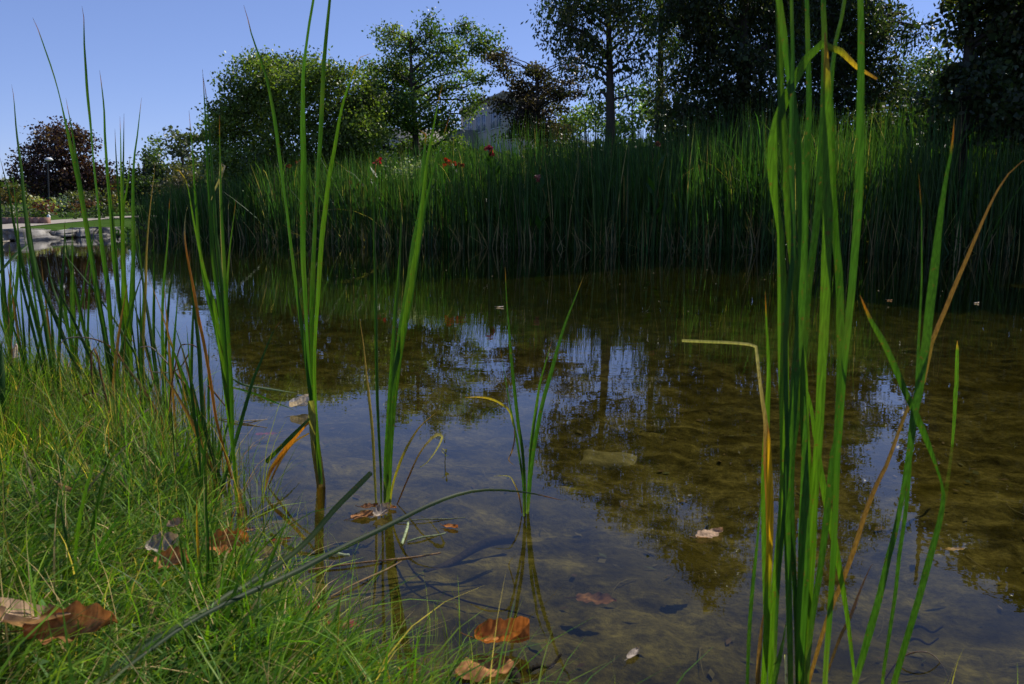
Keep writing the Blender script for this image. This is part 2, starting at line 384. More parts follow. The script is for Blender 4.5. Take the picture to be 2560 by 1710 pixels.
plant(cB(800, 1330)[0], 'two very tall cattail blades whose tips stand highest against the sky', [
    (cA(213, 115, 240, 170, 290, 310, 345, 470, 385, 610, 410, 720, 450, 900, 490, 1080, 520, 1210, 545, 1370)+cB(575, 130, 595, 260, 615, 380, 640, 530, 670, 690, 700, 880, 740, 1050, 780, 1200, 800, 1330), 12, 'g', {'tw': (.2, .5, 1.1, .3, 1.3, .2)}),
    (cA(430, 640, 445, 720, 470, 850, 490, 980, 505, 1080)+cB(550, -60, 590, 200, 650, 560, 680, 720, 720, 940, 775, 1150, 800, 1330), 13, 'd'),
    (cA(535, 40, 547, 100, 550, 280, 560, 440, 570, 600, 590, 800, 605, 980, 620, 1150, 640, 1330)+cB(660, 125, 680, 270, 700, 400, 710, 520, 725, 700, 740, 850, 765, 1020, 800, 1180, 815, 1330), 12, 'g', {'tw': (0, .4, .2, 1.1, 1.25, .3, .1)}),
    (cB(700, 640, 692, 800, 700, 950, 730, 1100, 790, 1320), 8, 'd'),
    ], group=GB, z0=.07)
plant(cB(855, 1240)[0], 'dense fan of cattail blades in front of the reed bed end, short fine tips', [
    (cA(650, 458, 665, 570, 680, 720, 685, 880, 695, 1040, 705, 1180, 720, 1340)+cB(735, 100, 745, 260, 765, 420, 780, 560, 800, 680, 812, 860, 820, 1050, 835, 1250), 11, 'g', {'tw': (0, .3, .8, .2)}),
    (cA(925, 635, 915, 720, 895, 900, 880, 1000, 870, 1150, 868, 1300)+cB(872, 130, 870, 300, 868, 480, 855, 650, 850, 800, 850, 950, 855, 1100, 860, 1240), 10, 'g'),
    (cA(810, 740, 808, 900, 805, 1100, 800, 1300)+cB(800, 70, 805, 250, 815, 420, 820, 560, 830, 720, 840, 900, 850, 1080, 862, 1240), 9, 'g'),
    (cA(783, 760, 788, 920, 790, 1100, 795, 1250)+cB(802, 80, 808, 300, 822, 480, 835, 640, 850, 800, 862, 950, 872, 1200), 9, 'l'),
    (cA(750, 840, 757, 1000, 767, 1170, 780, 1330)+cB(805, 150, 812, 350, 822, 520, 840, 700, 850, 900, 858, 1230), 8, 'g'),
    (cA(850, 1010, 835, 1200, 810, 1330, 800, 1420)+cB(800, 200, 812, 500, 830, 900, 850, 1230), 10, 'l'),
    (cB(870, 530, 900, 640, 930, 740, 960, 860, 990, 970, 1020, 1120), 8, 'd', {'dY': .05}),
    (cB(900, 60, 920, 280, 940, 480, 930, 700, 920, 900, 890, 1100, 868, 1240), 8, 'g'),
    (cB(780, 620, 795, 760, 810, 950, 830, 1100, 850, 1240), 9, 'g'),
    ], group=GB, z0=.06)
plant(cB(62, 850)[0], 'narrow cattail standing in water nearest to the photo edge, in front of the stone wall', [
    (cA(0, 1200)+cB(5, 0, 8, 150, 15, 300, 25, 450, 40, 600, 50, 720, 62, 860), 9, 'd'),
    (cB(110, 20, 118, 120, 120, 250, 110, 400, 95, 560, 80, 700, 70, 860), 8, 'g'),
    (cB(0, 380, 12, 500, 30, 650, 62, 860), 8, 'g'),
    (cB(60, 150, 70, 330, 62, 500, 60, 650, 64, 860), 7, 'l'),
    ], group=GB, z0=.02)
plant(cB(190, 1200)[0], 'short broad cattail shoots spreading low over the grass beside the photo edge', [
    (cB(20, 825, 60, 920, 110, 1030, 150, 1120, 200, 1210), 10, 'd', {'dY': .1}),
    (cB(268, 890, 250, 970, 225, 1080, 195, 1210), 10, 'l'),
    (cB(210, 140, 100, 230, 0, 340, -90, 450), 8, 'd', {'keep': True, 'Yb': 3.6, 'dY': -.3}),
    (cB(10, 790, 10, 1000, 20, 1300), 15, 'd', {'Yb': 2.9}),
    ], group=GB, z0=.07)
plant(cB(620, 1150)[0], 'slim cattail with few blades between the two tallest groups at the water edge', [
    (cB(420, 30, 430, 150, 450, 270, 490, 430, 525, 600, 550, 720, 580, 830, 610, 1000, 635, 1160), 8, 'g'),
    (cB(300, 200, 340, 420, 390, 560, 450, 730, 490, 850, 540, 1010, 600, 1150), 9, 'd'),
    (cB(560, 780, 580, 850, 605, 990, 625, 1150), 7, 'd'),
    ], group=GB, z0=.05)
plant(cD(165, 930)[0], 'sparse cattail with one yellowed brown blade rising before the reed bed', [
    (cC(90, 660, 95, 720, 85, 800, 65, 970, 50, 1130, 40, 1300)+cD(38, 0, 35, 100, 25, 300, 20, 500, 40, 750, 120, 930), 9, 'Y', {'name': 'dry_leaf', 'label': 'yellow brown drying blade'}),
    (cC(195, 900, 190, 980, 185, 1100, 175, 1250, 160, 1400)+cD(150, 100, 145, 300, 148, 500, 150, 700, 155, 930), 8, 'g'),
    (cC(255, 1150, 230, 1300, 205, 1450)+cD(195, 60, 180, 250, 165, 500, 160, 930), 7, 'd'),
    (cD(250, 50, 235, 250, 215, 500, 200, 750, 185, 930), 8, 'd'),
    (cC(88, 1110, 92, 1500)+cD(90, 200, 90, 400, 100, 600, 130, 900), 7, 'g'),
    (cD(60, 410, 75, 550, 110, 750, 150, 930), 8, 'g'),
    (cD(115, 600, 80, 690, 40, 760, 0, 900), 10, 'l', {'Yb': 3.1}),
    ], group=GB, z0=.04)
N0 = (640, 1520)
def nb(*v): return cD(*v, 605, 1080, 618, 1250, 640, 1520)
plant(cD(*N0)[0], 'big cattail with orange curled blade and dead brown sheath at the corner of the bank', [
    (cC(190, 700, 250, 720, 285, 750, 310, 820, 325, 900, 345, 1020, 370, 1150, 395, 1270, 420, 1380)+nb(440, 20, 480, 150, 505, 300, 530, 480, 550, 650, 575, 850), 12, 'a', {'dY': -.1, 'label': 'green blade arching over to a yellow and brown tip'}),
    (cC(408, 60, 420, 250, 430, 450, 440, 640, 445, 760, 455, 900, 465, 1100, 475, 1270)+nb(500, 30, 525, 200, 545, 400, 565, 640, 585, 860), 11, 'g'),
    (cC(410, 100, 425, 180, 440, 300, 450, 430, 463, 600, 475, 780, 487, 960, 495, 1120, 510, 1250)+nb(530, 0, 540, 130, 560, 350, 580, 600, 595, 860), 10, 'g'),
    (cC(520, 360, 520, 500, 525, 700, 530, 950, 540, 1150)+nb(555, 0, 562, 150, 575, 350, 590, 600, 600, 850), 10, 'g'),
    (cC(630, 905, 625, 930, 605, 1080, 585, 1250)+nb(570, 20, 568, 100, 572, 300, 585, 500, 600, 750), 10, 'l'),
    (cC(320, 330, 330, 450, 345, 620, 355, 800, 370, 1000, 385, 1180)+nb(430, 50, 480, 250, 530, 500, 560, 750, 590, 1000), 9, 'g'),
    (cC(465, 915, 500, 820, 545, 730, 548, 672, 530, 655, 525, 750, 530, 1000, 540, 1300)+nb(560, 300, 590, 800), 7, 't', {'label': 'dry tan blade bent over at its top', 'wprof': [(0, .6), (.5, .8), (.95, .9), (1, .2)]}),
    (cC(310, 960, 295, 1030, 292, 1130, 305, 1260)+cD(350, 60, 385, 260, 415, 400, 440, 540, 465, 690, 485, 830, 510, 960, 600, 1300), 8, 'o', {'label': 'curled orange dead blade'}),
    (cC(320, 1235, 325, 1300)+cD(330, 0, 345, 100, 370, 300, 390, 500, 400, 700, 430, 1000, 560, 1400), 11, 'g', {'dY': .2}),
    (cD(305, 300, 320, 500, 345, 800, 400, 1100, 560, 1420), 8, 'd'),
    (cD(920, 268, 880, 320, 830, 430, 790, 530, 740, 650, 690, 820, 640, 1000, 580, 1200, 510, 1480), 10, 'd', {'dY': .2, 'Yb': 2.4}),
    (cD(595, 640, 680, 685, 800, 705, 900, 720, 1045, 742), 7, 'd', {'keep': True, 'Yb': 3.1, 'dY': .3, 'label': 'broken green blade lying out over the water'}),
    (cD(600, 700, 740, 740, 860, 790, 960, 830, 1030, 862), 7, 'd', {'keep': True, 'Yb': 3.1, 'dY': .1}),
    (cD(615, 1180, 620, 1250, 640, 1400, 665, 1560), 20, 's', {'name': 'stem', 'wprof': [(0, 1.1), (.6, .8), (1, .35)]}),
    (cD(650, 1190, 675, 1230, 640, 1310, 660, 1450, 700, 1568), 6, 't', {'dY': .02}),
    (cD(585, 1240, 620, 1330, 660, 1430, 700, 1550), 6, 't', {'dY': .02}),
    ], z0=0.02)
# second plant, standing in the water
plant((804, 1222), 'cattail with thick brown stem standing in water, blades reaching out of the photo', [
    (cE(18, 25, 35, 80, 60, 180, 100, 290, 130, 380, 155, 500, 175, 620, 195, 780, 215, 930, 235, 1080, 255, 1250)+cF(272, 10, 285, 100, 305, 250, 325, 400, 350, 600, 395, 1000), 13, 'g', {'tw': (.2, .3, .9, 1.1, .1, .1)}),
    (cE(372, -120, 365, -30, 345, 80, 325, 220, 310, 350, 308, 500, 308, 650, 312, 800, 308, 950, 308, 1150, 310, 1300)+cF(315, 0, 325, 200, 335, 400, 352, 600, 396, 1000), 14, 'g', {'tw': (.1, 1., .1, .9, .1)}),
    (cE(450, -110, 440, 0, 425, 150, 412, 300, 403, 480, 395, 650, 385, 800, 375, 950, 365, 1150)+cF(355, 0, 352, 200, 355, 400, 360, 600, 397, 1000), 13, 'g', {'tw': (.2, .2, 1., .1, .8)}),
    (cE(640, 262, 605, 258, 580, 300, 550, 370, 515, 470, 490, 570, 465, 720, 440, 850, 420, 1010, 400, 1180)+cF(387, 0, 385, 50, 370, 250, 365, 400, 368, 600, 398, 1000), 13, 'a', {'tw': (.2, .9, .2, .1), 'label': 'green blade with orange tip drooping in the wind'}),
    (cF(403, 1130, 396, 1000, 375, 850, 357, 700, 347, 590), 24, 's', {'name': 'stem', 'wprof': [(0, .9), (.5, 1), (1, .7)], 'dY': 0, 'tw': (0, 0)}),
    (cF(385, 1010, 370, 850, 362, 690, 360, 600), 10, 'w', {'name': 'dry_leaf', 'dY': .0, 'label': 'pale dry sheath along the stem', 'wprof': [(0, .8), (1, .2)]}),
    (cF(340, 680, 270, 750, 200, 820, 128, 892), 11, 'gT', {'keep': True, 'Yb': 2.72, 'dY': -.1, 'wprof': [(0, .6), (.4, 1), (1, 1)]}),
    (cF(338, 690, 270, 770, 200, 860, 145, 945, 115, 1060), 12, 'o', {'keep': True, 'Yb': 2.73, 'dY': -.08, 'label': 'orange brown blade snapped down to the water'}),
    (cF(340, 750, 260, 800, 190, 900, 120, 1060, 115, 1085), 6, 'b', {'keep': True, 'Yb': 2.74, 'dY': -.05}),
    ], z0=0, sink=.2)
plant((965, 1264), 'upright cattail with a yellow blade and brown looped leaf rising from dead leaves', [
    (cF(668, 1110, 660, 950, 650, 750, 635, 600, 620, 470, 605, 320, 595, 250, 587, 190), 9, 'Y', {'name': 'dry_leaf', 'label': 'yellow blade with brown tip', 'tipw': .2}),
    (cF(692, 1110, 690, 950, 680, 750, 672, 550, 667, 300, 663, 0)+cE(658, 1200, 655, 1050, 660, 900, 665, 790), 9, 'g', {'dY': .12}),
    (cF(710, 1110, 712, 900, 725, 700, 735, 550, 745, 400, 755, 250, 765, 100, 775, 0)+cE(780, 1300, 788, 1150, 793, 1000, 795, 960), 11, 'g'),
    (cF(718, 1110, 725, 850, 740, 650, 755, 480, 775, 350, 790, 220, 810, 100, 825, 0)+cE(830, 1350, 850, 1180, 880, 1050, 890, 920, 900, 780, 910, 680, 908, 642, 895, 630, 880, 638), 14, 'g', {'wprof': [(0, .8), (.35, 1.1), (.6, .9), (.9, .85), (1, .1)]}),
    (cF(725, 1110, 735, 800, 760, 520, 785, 330, 815, 150, 840, 30)+cE(845, 1330, 870, 1200, 895, 980, 915, 800, 940, 670, 965, 530, 985, 440, 995, 400), 13, 'l'),
    (cF(730, 1110, 745, 750, 770, 480, 795, 300, 830, 120)+cE(850, 1372, 880, 1180, 905, 1020, 940, 870, 975, 740, 1005, 640, 1030, 560), 12, 'g'),
    (cF(735, 1105, 750, 1000, 790, 880, 840, 780, 890, 710, 960, 650), 7, 'Y', {'name': 'dry_leaf', 'dY': .15, 'label': 'thin yellow green blade bowed sideways'}),
    (cF(770, 1100, 820, 980, 880, 850, 940, 775, 970, 757, 992, 765, 970, 820, 920, 890, 880, 918), 6, 't', {'dY': .12, 'keep': True, 'Yb': 2.56, 'label': 'dry brown leaf looped over at the top', 'wprof': [(0, .6), (.5, .8), (.64, 1.5), (.75, .8), (1, .4)]}),
    ], z0=0, sink=.2)
plant((1312, 1288), 'small young cattail with five thin blades alone in open water', [
    (cH(470, 1435, 465, 1250, 445, 1100, 420, 950, 395, 830, 370, 690, 350, 570, 338, 500), 8, 'g'),
    (cH(475, 1435, 475, 1250, 460, 1050, 440, 930, 420, 750, 400, 560, 385, 370, 372, 200, 365, 40), 9, 'g', {'dY': .1}),
    (cH(488, 1420, 500, 1200, 515, 1000, 540, 820, 560, 690, 590, 580, 615, 490, 627, 450), 9, 'l'),
    (cH(485, 1420, 505, 1200, 530, 1000, 550, 880, 572, 770), 7, 'g'),
    (cH(492, 1420, 515, 1150, 545, 950, 580, 780, 620, 640, 660, 490, 700, 360, 750, 230, 803, 95), 10, 'g', {'dY': .15}),
    (cH(412, 930, 390, 850, 350, 810, 290, 780, 220, 768, 140, 770), 6, 'Y', {'keep': True, 'Yb': 2.48, 'dY': .1, 'name': 'dry_leaf', 'label': 'thin straw leaf arching sideways'}),
    (cH(417, 930, 417, 1010, 400, 1080, 385, 1120, 420, 1155), 4, 'b', {'keep': True, 'Yb': 2.48, 'dY': .02}),
    (cH(460, 1420, 440, 1310, 410, 1240, 385, 1210, 300, 1210), 4, 't', {'keep': True, 'Yb': 2.47, 'dY': .02}),
    ], z0=0, sink=.2)
# nearest plants at the right
plant((1930, 1790), 'nearest cattail with a yellow blade and a huge arching folded blade', [
    (cK(270, 1750, 290, 1400, 300, 1200, 305, 1000, 318, 700, 322, 400, 315, 200, 312, 0)+cJ(182, 1320), 18, 'y', {'label': 'blade turning from green to bright yellow', 'tw': (.1, .1), 'dY': -.03, 'wprof': [(0, .7), (.3, .95), (.8, 1.), (.93, .6), (1, .08)]}),
    (cJ(-379, 787, -200, 795, -60, 801, 60, 812, 100, 822, 108, 860, 130, 1050, 150, 1200, 168, 1330)+cK(292, 120, 302, 400, 305, 700), 12, 't', {'Yb': 1.58, 'dY': .1, 'label': 'dry tan blade snapped over at a right angle', 'wprof': [(0, .4), (.4, 1.0), (.6, .7), (.8, .6), (1, .6)], 'tw': (0, 0, .2)}),
    (cJ(165, 465, 170, 600, 180, 800, 188, 1000, 180, 1200, 175, 1330)+cK(285, 300, 295, 1000, 310, 1750), 17, 'l', {'Yb': 1.62, 'dY': .1, 'tw': (.1, 0)}),
    (cK(170, 1750, 185, 1300, 205, 1000, 235, 700, 260, 430, 268, 345), 11, 'gT'),
    (cK(235, 1750, 250, 1400, 275, 1150, 297, 1095), 12, 'b', {'dY': .03}),
    (cI(895, 515, 800, 465, 720, 400, 650, 325, 600, 283, 545, 285, 490, 312, 420, 400, 350, 540, 300, 640, 265, 740, 225, 850, 208, 1050, 225, 1280, 262, 1500)+cJ(270, 300, 280, 700, 285, 1000, 290, 1300)+cK(415, 250, 390, 600, 360, 900, 335, 1300, 330, 1750), 25, 'a', {'dY': .12, 'tw': (.1, .1, .2, .3, .2, .1), 'wprof': [(0, .7), (.3, .9), (.5, 1.1), (.66, .6), (.74, 1.), (.82, .9), (.92, .7), (1, .2)], 'label': 'broad blade folded over into an arch with a browned tip'}),
    (cI(335, -100, 340, 150, 345, 400, 340, 650, 335, 900, 340, 1200, 350, 1567)+cJ(340, 300, 300, 700, 300, 1100, 310, 1500)+cK(430, 250, 400, 600, 365, 1100, 345, 1750), 12, 'd', {'dY': .15}),
    (cK(310, 1750, 360, 1500, 400, 1320, 430, 1150), 16, 'lT', {'dY': .1}),
    ], z0=0, sink=.2)
plant((1988, 1795), 'tight sheaf of broad green cattail blades, thickest in the foreground', [
    (cI(245, -150, 250, 0, 258, 300, 268, 600, 280, 850, 295, 1050, 320, 1430)+cJ(325, 100, 355, 330, 385, 700, 410, 1200)+cK(545, 100, 540, 500, 520, 1000, 500, 1750), 20, 'l', {'dY': .2}),
    (cK(545, 1750, 560, 1000, 575, 500, 560, 100)+cJ(430, 1350, 425, 1000, 400, 780, 370, 620, 350, 540, 335, 440), 20, 'a', {'dY': .03, 'label': 'short green blade with yellow and brown tip'}),
    (cI(235, -150, 255, 0, 290, 250, 320, 480, 345, 650, 360, 820, 385, 1000, 400, 1200, 410, 1400)+cJ(405, 130, 405, 400, 390, 700, 370, 900, 355, 1100, 345, 1300)+cK(435, 100, 430, 500, 440, 900, 450, 1300, 455, 1750), 21, 'g', {'dY': .2, 'tw': (.1, .2, .0)}),
    (cI(435, -100, 440, 150, 445, 350, 450, 550, 450, 750, 440, 950, 430, 1150, 425, 1350)+cJ(425, 130, 415, 400, 385, 750, 355, 1050, 335, 1350)+cK(450, 150, 430, 600, 438, 1100, 458, 1750), 15, 'd', {'dY': .25}),
    (cI(555, 212, 562, 320, 570, 600, 570, 900, 575, 1200, 570, 1567)+cJ(565, 130, 560, 400, 550, 700, 535, 950, 525, 1200, 515, 1400)+cK(625, 100, 605, 400, 595, 700, 570, 1100, 540, 1750), 24, 'a', {'dY': .1, 'tw': (.2, .1, .05), 'wprof': [(0, .6), (.3, .8), (.6, 1), (.8, .95), (.93, .75), (1, .1)], 'label': 'broad blade ending in an orange tip'}),
    (cI(690, -50, 660, 130, 625, 270, 605, 420, 590, 600, 600, 800, 600, 1100, 615, 1400)+cJ(625, 130, 650, 400, 655, 700, 660, 950, 650, 1200, 630, 1500)+cK(735, 30, 720, 200, 690, 450, 650, 800, 600, 1100, 565, 1400, 550, 1750), 20, 'g', {'dY': .3, 'tw': (.1, .1, .9, .9)}),
    (cI(545, -120, 545, 100, 552, 250, 545, 700, 530, 1000, 515, 1300)+cJ(495, 50, 470, 250, 440, 500, 430, 700, 415, 900, 385, 1200)+cK(460, 150, 470, 700, 490, 1200, 500, 1750), 18, 'd', {'dY': .3}),
    (cK(505, 1750, 520, 1300, 535, 900, 545, 400, 545, 150)+cJ(425, 1250, 420, 1150), 30, 'gT', {'dY': .05, 'tw': (.2, .2)}),
    ], z0=0, sink=.2)
plant((2062, 1800), 'cattail blade pair leaning with one bright bent blade crossing the sheaf', [
    (cI(785, -100, 790, 200, 790, 500, 785, 800, 780, 1100, 770, 1400)+cJ(755, 130, 735, 400, 705, 700, 685, 900, 665, 1150, 652, 1350)+cK(757, 50, 745, 350, 735, 600, 720, 900, 700, 1200, 680, 1450, 670, 1750), 20, 'g', {'dY': .15, 'tw': (.1, .8, .1, .1)}),
    (cJ(345, 1030, 400, 1080, 440, 1130, 470, 1260, 490, 1420)+cK(625, 30, 640, 150, 665, 300, 705, 500, 745, 700, 780, 900, 820, 1150, 850, 1400, 890, 1750), 18, 'lT', {'Yb': 1.5, 'dY': .1, 'wprof': [(0, .3), (.35, .7), (.6, 1.05), (.8, .6), (.9, .5), (1, .3)], 'tw': (.1, .1, .3)}),
    ], z0=0, sink=.2)
plant((2020, 1775), 'orange brown dead cattail blade sweeping out past the photo edge', [
    (cL(1000, 190, 917, 225, 840, 290, 760, 410, 680, 580, 600, 770, 530, 930, 470, 1080, 400, 1250, 350, 1480)+cM(330, 140)+cK(1075, 150, 1000, 300, 930, 480, 870, 680, 790, 900, 700, 1120, 620, 1380, 560, 1600, 540, 1750), 14, 'b', {'Yb': 1.52, 'dY': .1, 'tw': (.1, .4, 1.0, .2, .1)}),
    (cK(690, 1500, 760, 1300, 840, 1130, 900, 970, 960, 830, 985, 795), 9, 'b', {'dY': .15}),
    ], z0=0, sink=.2)
plant((2125, 1800), 'tall cattail pair with one bright tapering blade before the dark reeds', [
    (cL(528, -10, 515, 150, 490, 280, 465, 430, 440, 620, 415, 850, 390, 1050, 370, 1250, 345, 1400, 325, 1540)+cM(360, 180, 345, 330, 325, 450, 300, 600, 265, 780, 225, 930, 190, 1090, 140, 1270, 90, 1450, 40, 1620, 20, 1750), 21, 'g', {'dY': .2, 'tw': (.1, .2, .2), 'wprof': [(0, .5), (.15, .9), (.38, .55), (.55, 1.), (.75, 1), (1, .05)]}),
    (cL(328, 300, 340, 450, 345, 550, 345, 700, 345, 900, 335, 1100, 325, 1300, 318, 1480)+cM(372, 130, 345, 300, 335, 500, 315, 700, 285, 900, 265, 1100, 235, 1300, 205, 1500, 180, 1750), 13, 'g', {'dY': .2}),
    ], z0=0, sink=.2)
plant((2215, 1800), 'cattail blade kinked in the middle and bent back across its neighbours', [
    (cL(0, 980, 60, 1120, 130, 1240, 190, 1370, 240, 1490)+cM(310, 50, 345, 120, 385, 210, 430, 320, 460, 400, 490, 490, 512, 570, 505, 670, 480, 780, 450, 890, 420, 1000, 385, 1130, 340, 1280, 290, 1450, 250, 1600, 225, 1750), 18, 'g', {'dY': .12, 'wprof': [(0, .8), (.35, .95), (.5, .6), (.56, .25), (.66, .9), (.9, .8), (1, .1)], 'tw': (.2, .1, .1)}),
    ], z0=0, sink=.2)
plant((2378, 1112), 'single short cattail shoot with orange tip poking out of open water', [
    (cL(545, 1235, 543, 1350, 540, 1480)+cM(575, 60, 570, 180, 558, 345), 10, 'a', {'dY': .05, 'tw': (.1, .1), 'wprof': [(0, .6), (.5, 1), (.9, .8), (1, .1)]}),
    ], z0=0, sink=.2)
plant((1958, 1790), 'pale snapped stub of dead cattail stalk between the near blades', [
    (cK(428, 1760, 426, 1568, 420, 1380), 7, 'w', {'Yb': 1.42, 'dY': .0, 'wprof': [(0, 1), (1, .8)], 'name': 'stalk'})], cat='stalk', name='dead_stalk', z0=0)
# two near blades sweeping over the lower bank
plant((250, 1790), 'pair of long dark cattail blades sweeping low over the bank and out above the water', [
    (z7(635, 545, 560, 620, 460, 720, 330, 870, 200, 980, 0, 1110)+z6(1500, 980, 1300, 1110, 1000, 1290, 700, 1500, 560, 1640), 15, 'DT', {'Yb': 1.12, 'dY': .85, 'tw': (.3, .1), 'wprof': [(0, .9), (.5, 1), (.97, .95), (1, .8)], 'label': 'dark blade with a cut brown end'}),
    (z7(1575, 682, 1500, 665, 1380, 640, 1200, 628, 1060, 650, 900, 710, 700, 810, 450, 930, 300, 1010, 130, 1090)+z6(1650, 960, 1400, 1080, 1200, 1190, 1000, 1330, 800, 1480, 650, 1620), 15, 'D', {'Yb': 1.1, 'dY': 1.15, 'tw': (.3, .2, .1), 'label': 'longest blade, arching to a tan tip'}),
    (z6(1830, 600, 1700, 830, 1550, 960, 1300, 1120, 1000, 1270, 800, 1400, 600, 1600), 12, 'D', {'Yb': 1.15, 'dY': .6}),
    ], z0=.12)
# leafy iris-like shoots in the bank grass
plant(z6(515, 880)[0], 'bright green sword leaves fanning out of the middle of the bank grass', [
    (z6(490, 880, 500, 640, 560, 300, 650, 20, 680, -120), 11, 'l'), (z6(520, 880, 580, 650, 700, 150, 800, 0, 900, -150), 11, 'l'),
    (z6(545, 880, 650, 680, 760, 500, 830, 420), 10, 'g'), (z6(500, 880, 440, 640, 400, 400, 430, 300), 7, 'g')], name='sword_grass', cat='grass plant', z0=.12)
plant(z6(1300, 1100)[0], 'thin upright shoots with one yellow tip near the dry orange leaf', [
    (z6(1285, 350, 1290, 600, 1310, 900, 1330, 1100), 8, 'y'), (z6(1160, 560, 1200, 760, 1250, 950, 1310, 1100), 8, 'g'),
    (z6(1350, 60, 1345, 400, 1360, 700, 1335, 1100), 8, 'd'), (z6(1430, 500, 1400, 600, 1370, 700, 1350, 800), 12, 'l', {'Yb': 1.9})], name='sword_grass', cat='grass plant', z0=.1)
plant(z6(1650, 1600)[0], 'yellow green upright blade rising from the lower bank edge', [
    (z6(1645, 1120, 1650, 1300, 1655, 1450, 1652, 1620), 10, 'l'), (z6(1920, 995, 1800, 1030, 1700, 1080, 1620, 1150, 1560, 1300), 9, 'g'),
    (z6(1930, 420, 1850, 560, 1780, 740, 1720, 900, 1660, 1150), 8, 'l')], name='sword_grass', cat='grass plant', z0=.06)
plant(z6(1290, 700)[0], 'broad bent leaf crossing the reeds above the purple flower', [
    (z6(1300, 115, 1200, 165, 1100, 215, 1000, 270, 930, 330, 860, 480), 12, 'lT', {'Yb': 2.3, 'dY': .1})], name='sword_grass', cat='grass plant', z0=.1)

def shoot(px, nbl, hmin, hmax, seed):
    r = random.Random(seed); b = G(px[0], px[1], .05)
    root = empty('cattail', (b[0], b[1], 0), 'thin young cattail shoot crowding the grassy water edge at the left', 'cattail', 'young cattail shoots along the bank')
    for k in range(nbl):
        h = r.uniform(hmin, hmax); a = r.uniform(0, 6.28); le = abs(r.gauss(0, .16))+.03; m = 12; t = np.linspace(0, 1, m)
        b0 = np.array((b[0]+r.uniform(-.03, .03), b[1]+r.uniform(-.03, .03), -.02)); hd = np.array((math.cos(a)-.3, math.sin(a), 0))
        C = b0+hd*(h*math.sin(le)*t**1.5)[:, None]+np.array((0, 0, 1))*(h*math.cos(le)*(t-.06*t**3))[:, None]
        w = np.maximum(r.uniform(.008, .014)*(.65+.35*np.clip(t/.3, 0, 1))*np.clip((1-t)/.45, 0, 1)**.75, .0008)
        strip(root, C, w, r.choice(['g', 'd', 'd', 'l', 'g', 'g', 'b']), t, rnd=r)
for i, (x, y, n, h0, h1) in enumerate([(30, 1010, 5, .5, 1.0), (90, 1060, 4, .4, .9), (220, 1030, 5, .5, 1.1), (270, 1075, 5, .4, .9), (350, 1080, 5, .5, 1.1), (400, 1040, 4, .6, 1.2), (440, 1110, 5, .4, .8), (480, 1075, 4, .5, 1.0), (520, 1150, 5, .35, .7), (545, 1220, 5, .3, .6), (60, 935, 4, .6, 1.2), (180, 960, 4, .6, 1.2), (320, 985, 4, .6, 1.2), (-60, 1040, 5, .5, 1.1), (130, 985, 5, .5, 1.0), (500, 1280, 4, .25, .5)]):
    shoot((x, y), n, h0, h1, 400+i)
# ------------------------------------------------------------------ dry stalks on the left bank
def stalk(label, pts, W, kind, Y, dY=0., name='dry_stalk', cat='stalk'):
    px = catmull(pts, 22); t = np.linspace(0, 1, 22)
    C = np.array([P(a, b, Y+dY*q) for (a, b), q in zip(px, t)])
    mb = MB(); tube(mb, C, W*.5*Y/F*(1-.45*t), 5, None)
    mb.c = [np.vstack([np.repeat(blade_cols(kind, t, 0), 5, 0), np.repeat(blade_cols(kind, t[-1:], 0), 6, 0)])]
    mb.v = [np.concatenate(mb.v)]
    o = mb.build(name, M_dead, smooth=True, origin=C[0]); tag(o, label, cat)
stalk('reddish brown stalk hooked over at the top in the bank grass', cB(760, 1390, 700, 1180, 655, 1000, 640, 900, 612, 836, 596, 850, 598, 1000, 608, 1150, 622, 1450), 7, 'b', 3.05)
stalk('long pale stalk bowed in an arc between the leaning cattails', cB(800, 925, 760, 860, 700, 815, 620, 780, 520, 766, 430, 776, 385, 822), 5, 't', 3.3)
stalk('straight dry brown stalk slanting down across the water edge', cD(345, 745, 260, 640, 180, 545, 110, 470, 60, 435, 0, 440), 5.5, 't', 3.2)
stalk('thin looped straw hanging between the cattails', cD(320, 480, 270, 560, 215, 600, 150, 605, 60, 595, 20, 560), 4, 't', 3.25)
stalk('red brown angular stem beside the orange curled blade', cD(190, 860, 205, 700, 230, 560, 262, 436, 290, 420, 340, 424, 385, 452, 400, 540), 5, 'b', 3.0)
stalk('bent dry culm resting on the bank grass', cB(750, 1425, 830, 1360, 900, 1290, 970, 1235), 6, 'w', 2.8)
stalk('thin tan arch at the bottom corner of the pond', cM(200, 1560, 270, 1460, 330, 1415, 400, 1400, 460, 1420, 510, 1480, 555, 1580), 5, 't', 1.62)
stalk('dark twig lying across the dead brown stalks', cD(445, 690, 490, 740, 530, 790, 565, 830), 6, 'b', 2.7)
stalk('low arched straw over the grass in front of the fan of cattails', cB(520, 1170, 560, 1140, 610, 1130, 650, 1145, 680, 1170), 5, 't', 3.05)
stalk('short reddish stem at the photo edge with a pale hooked top', cB(90, 900, 95, 840, 102, 812, 110, 830, 108, 900), 6, 'w', 3.3)

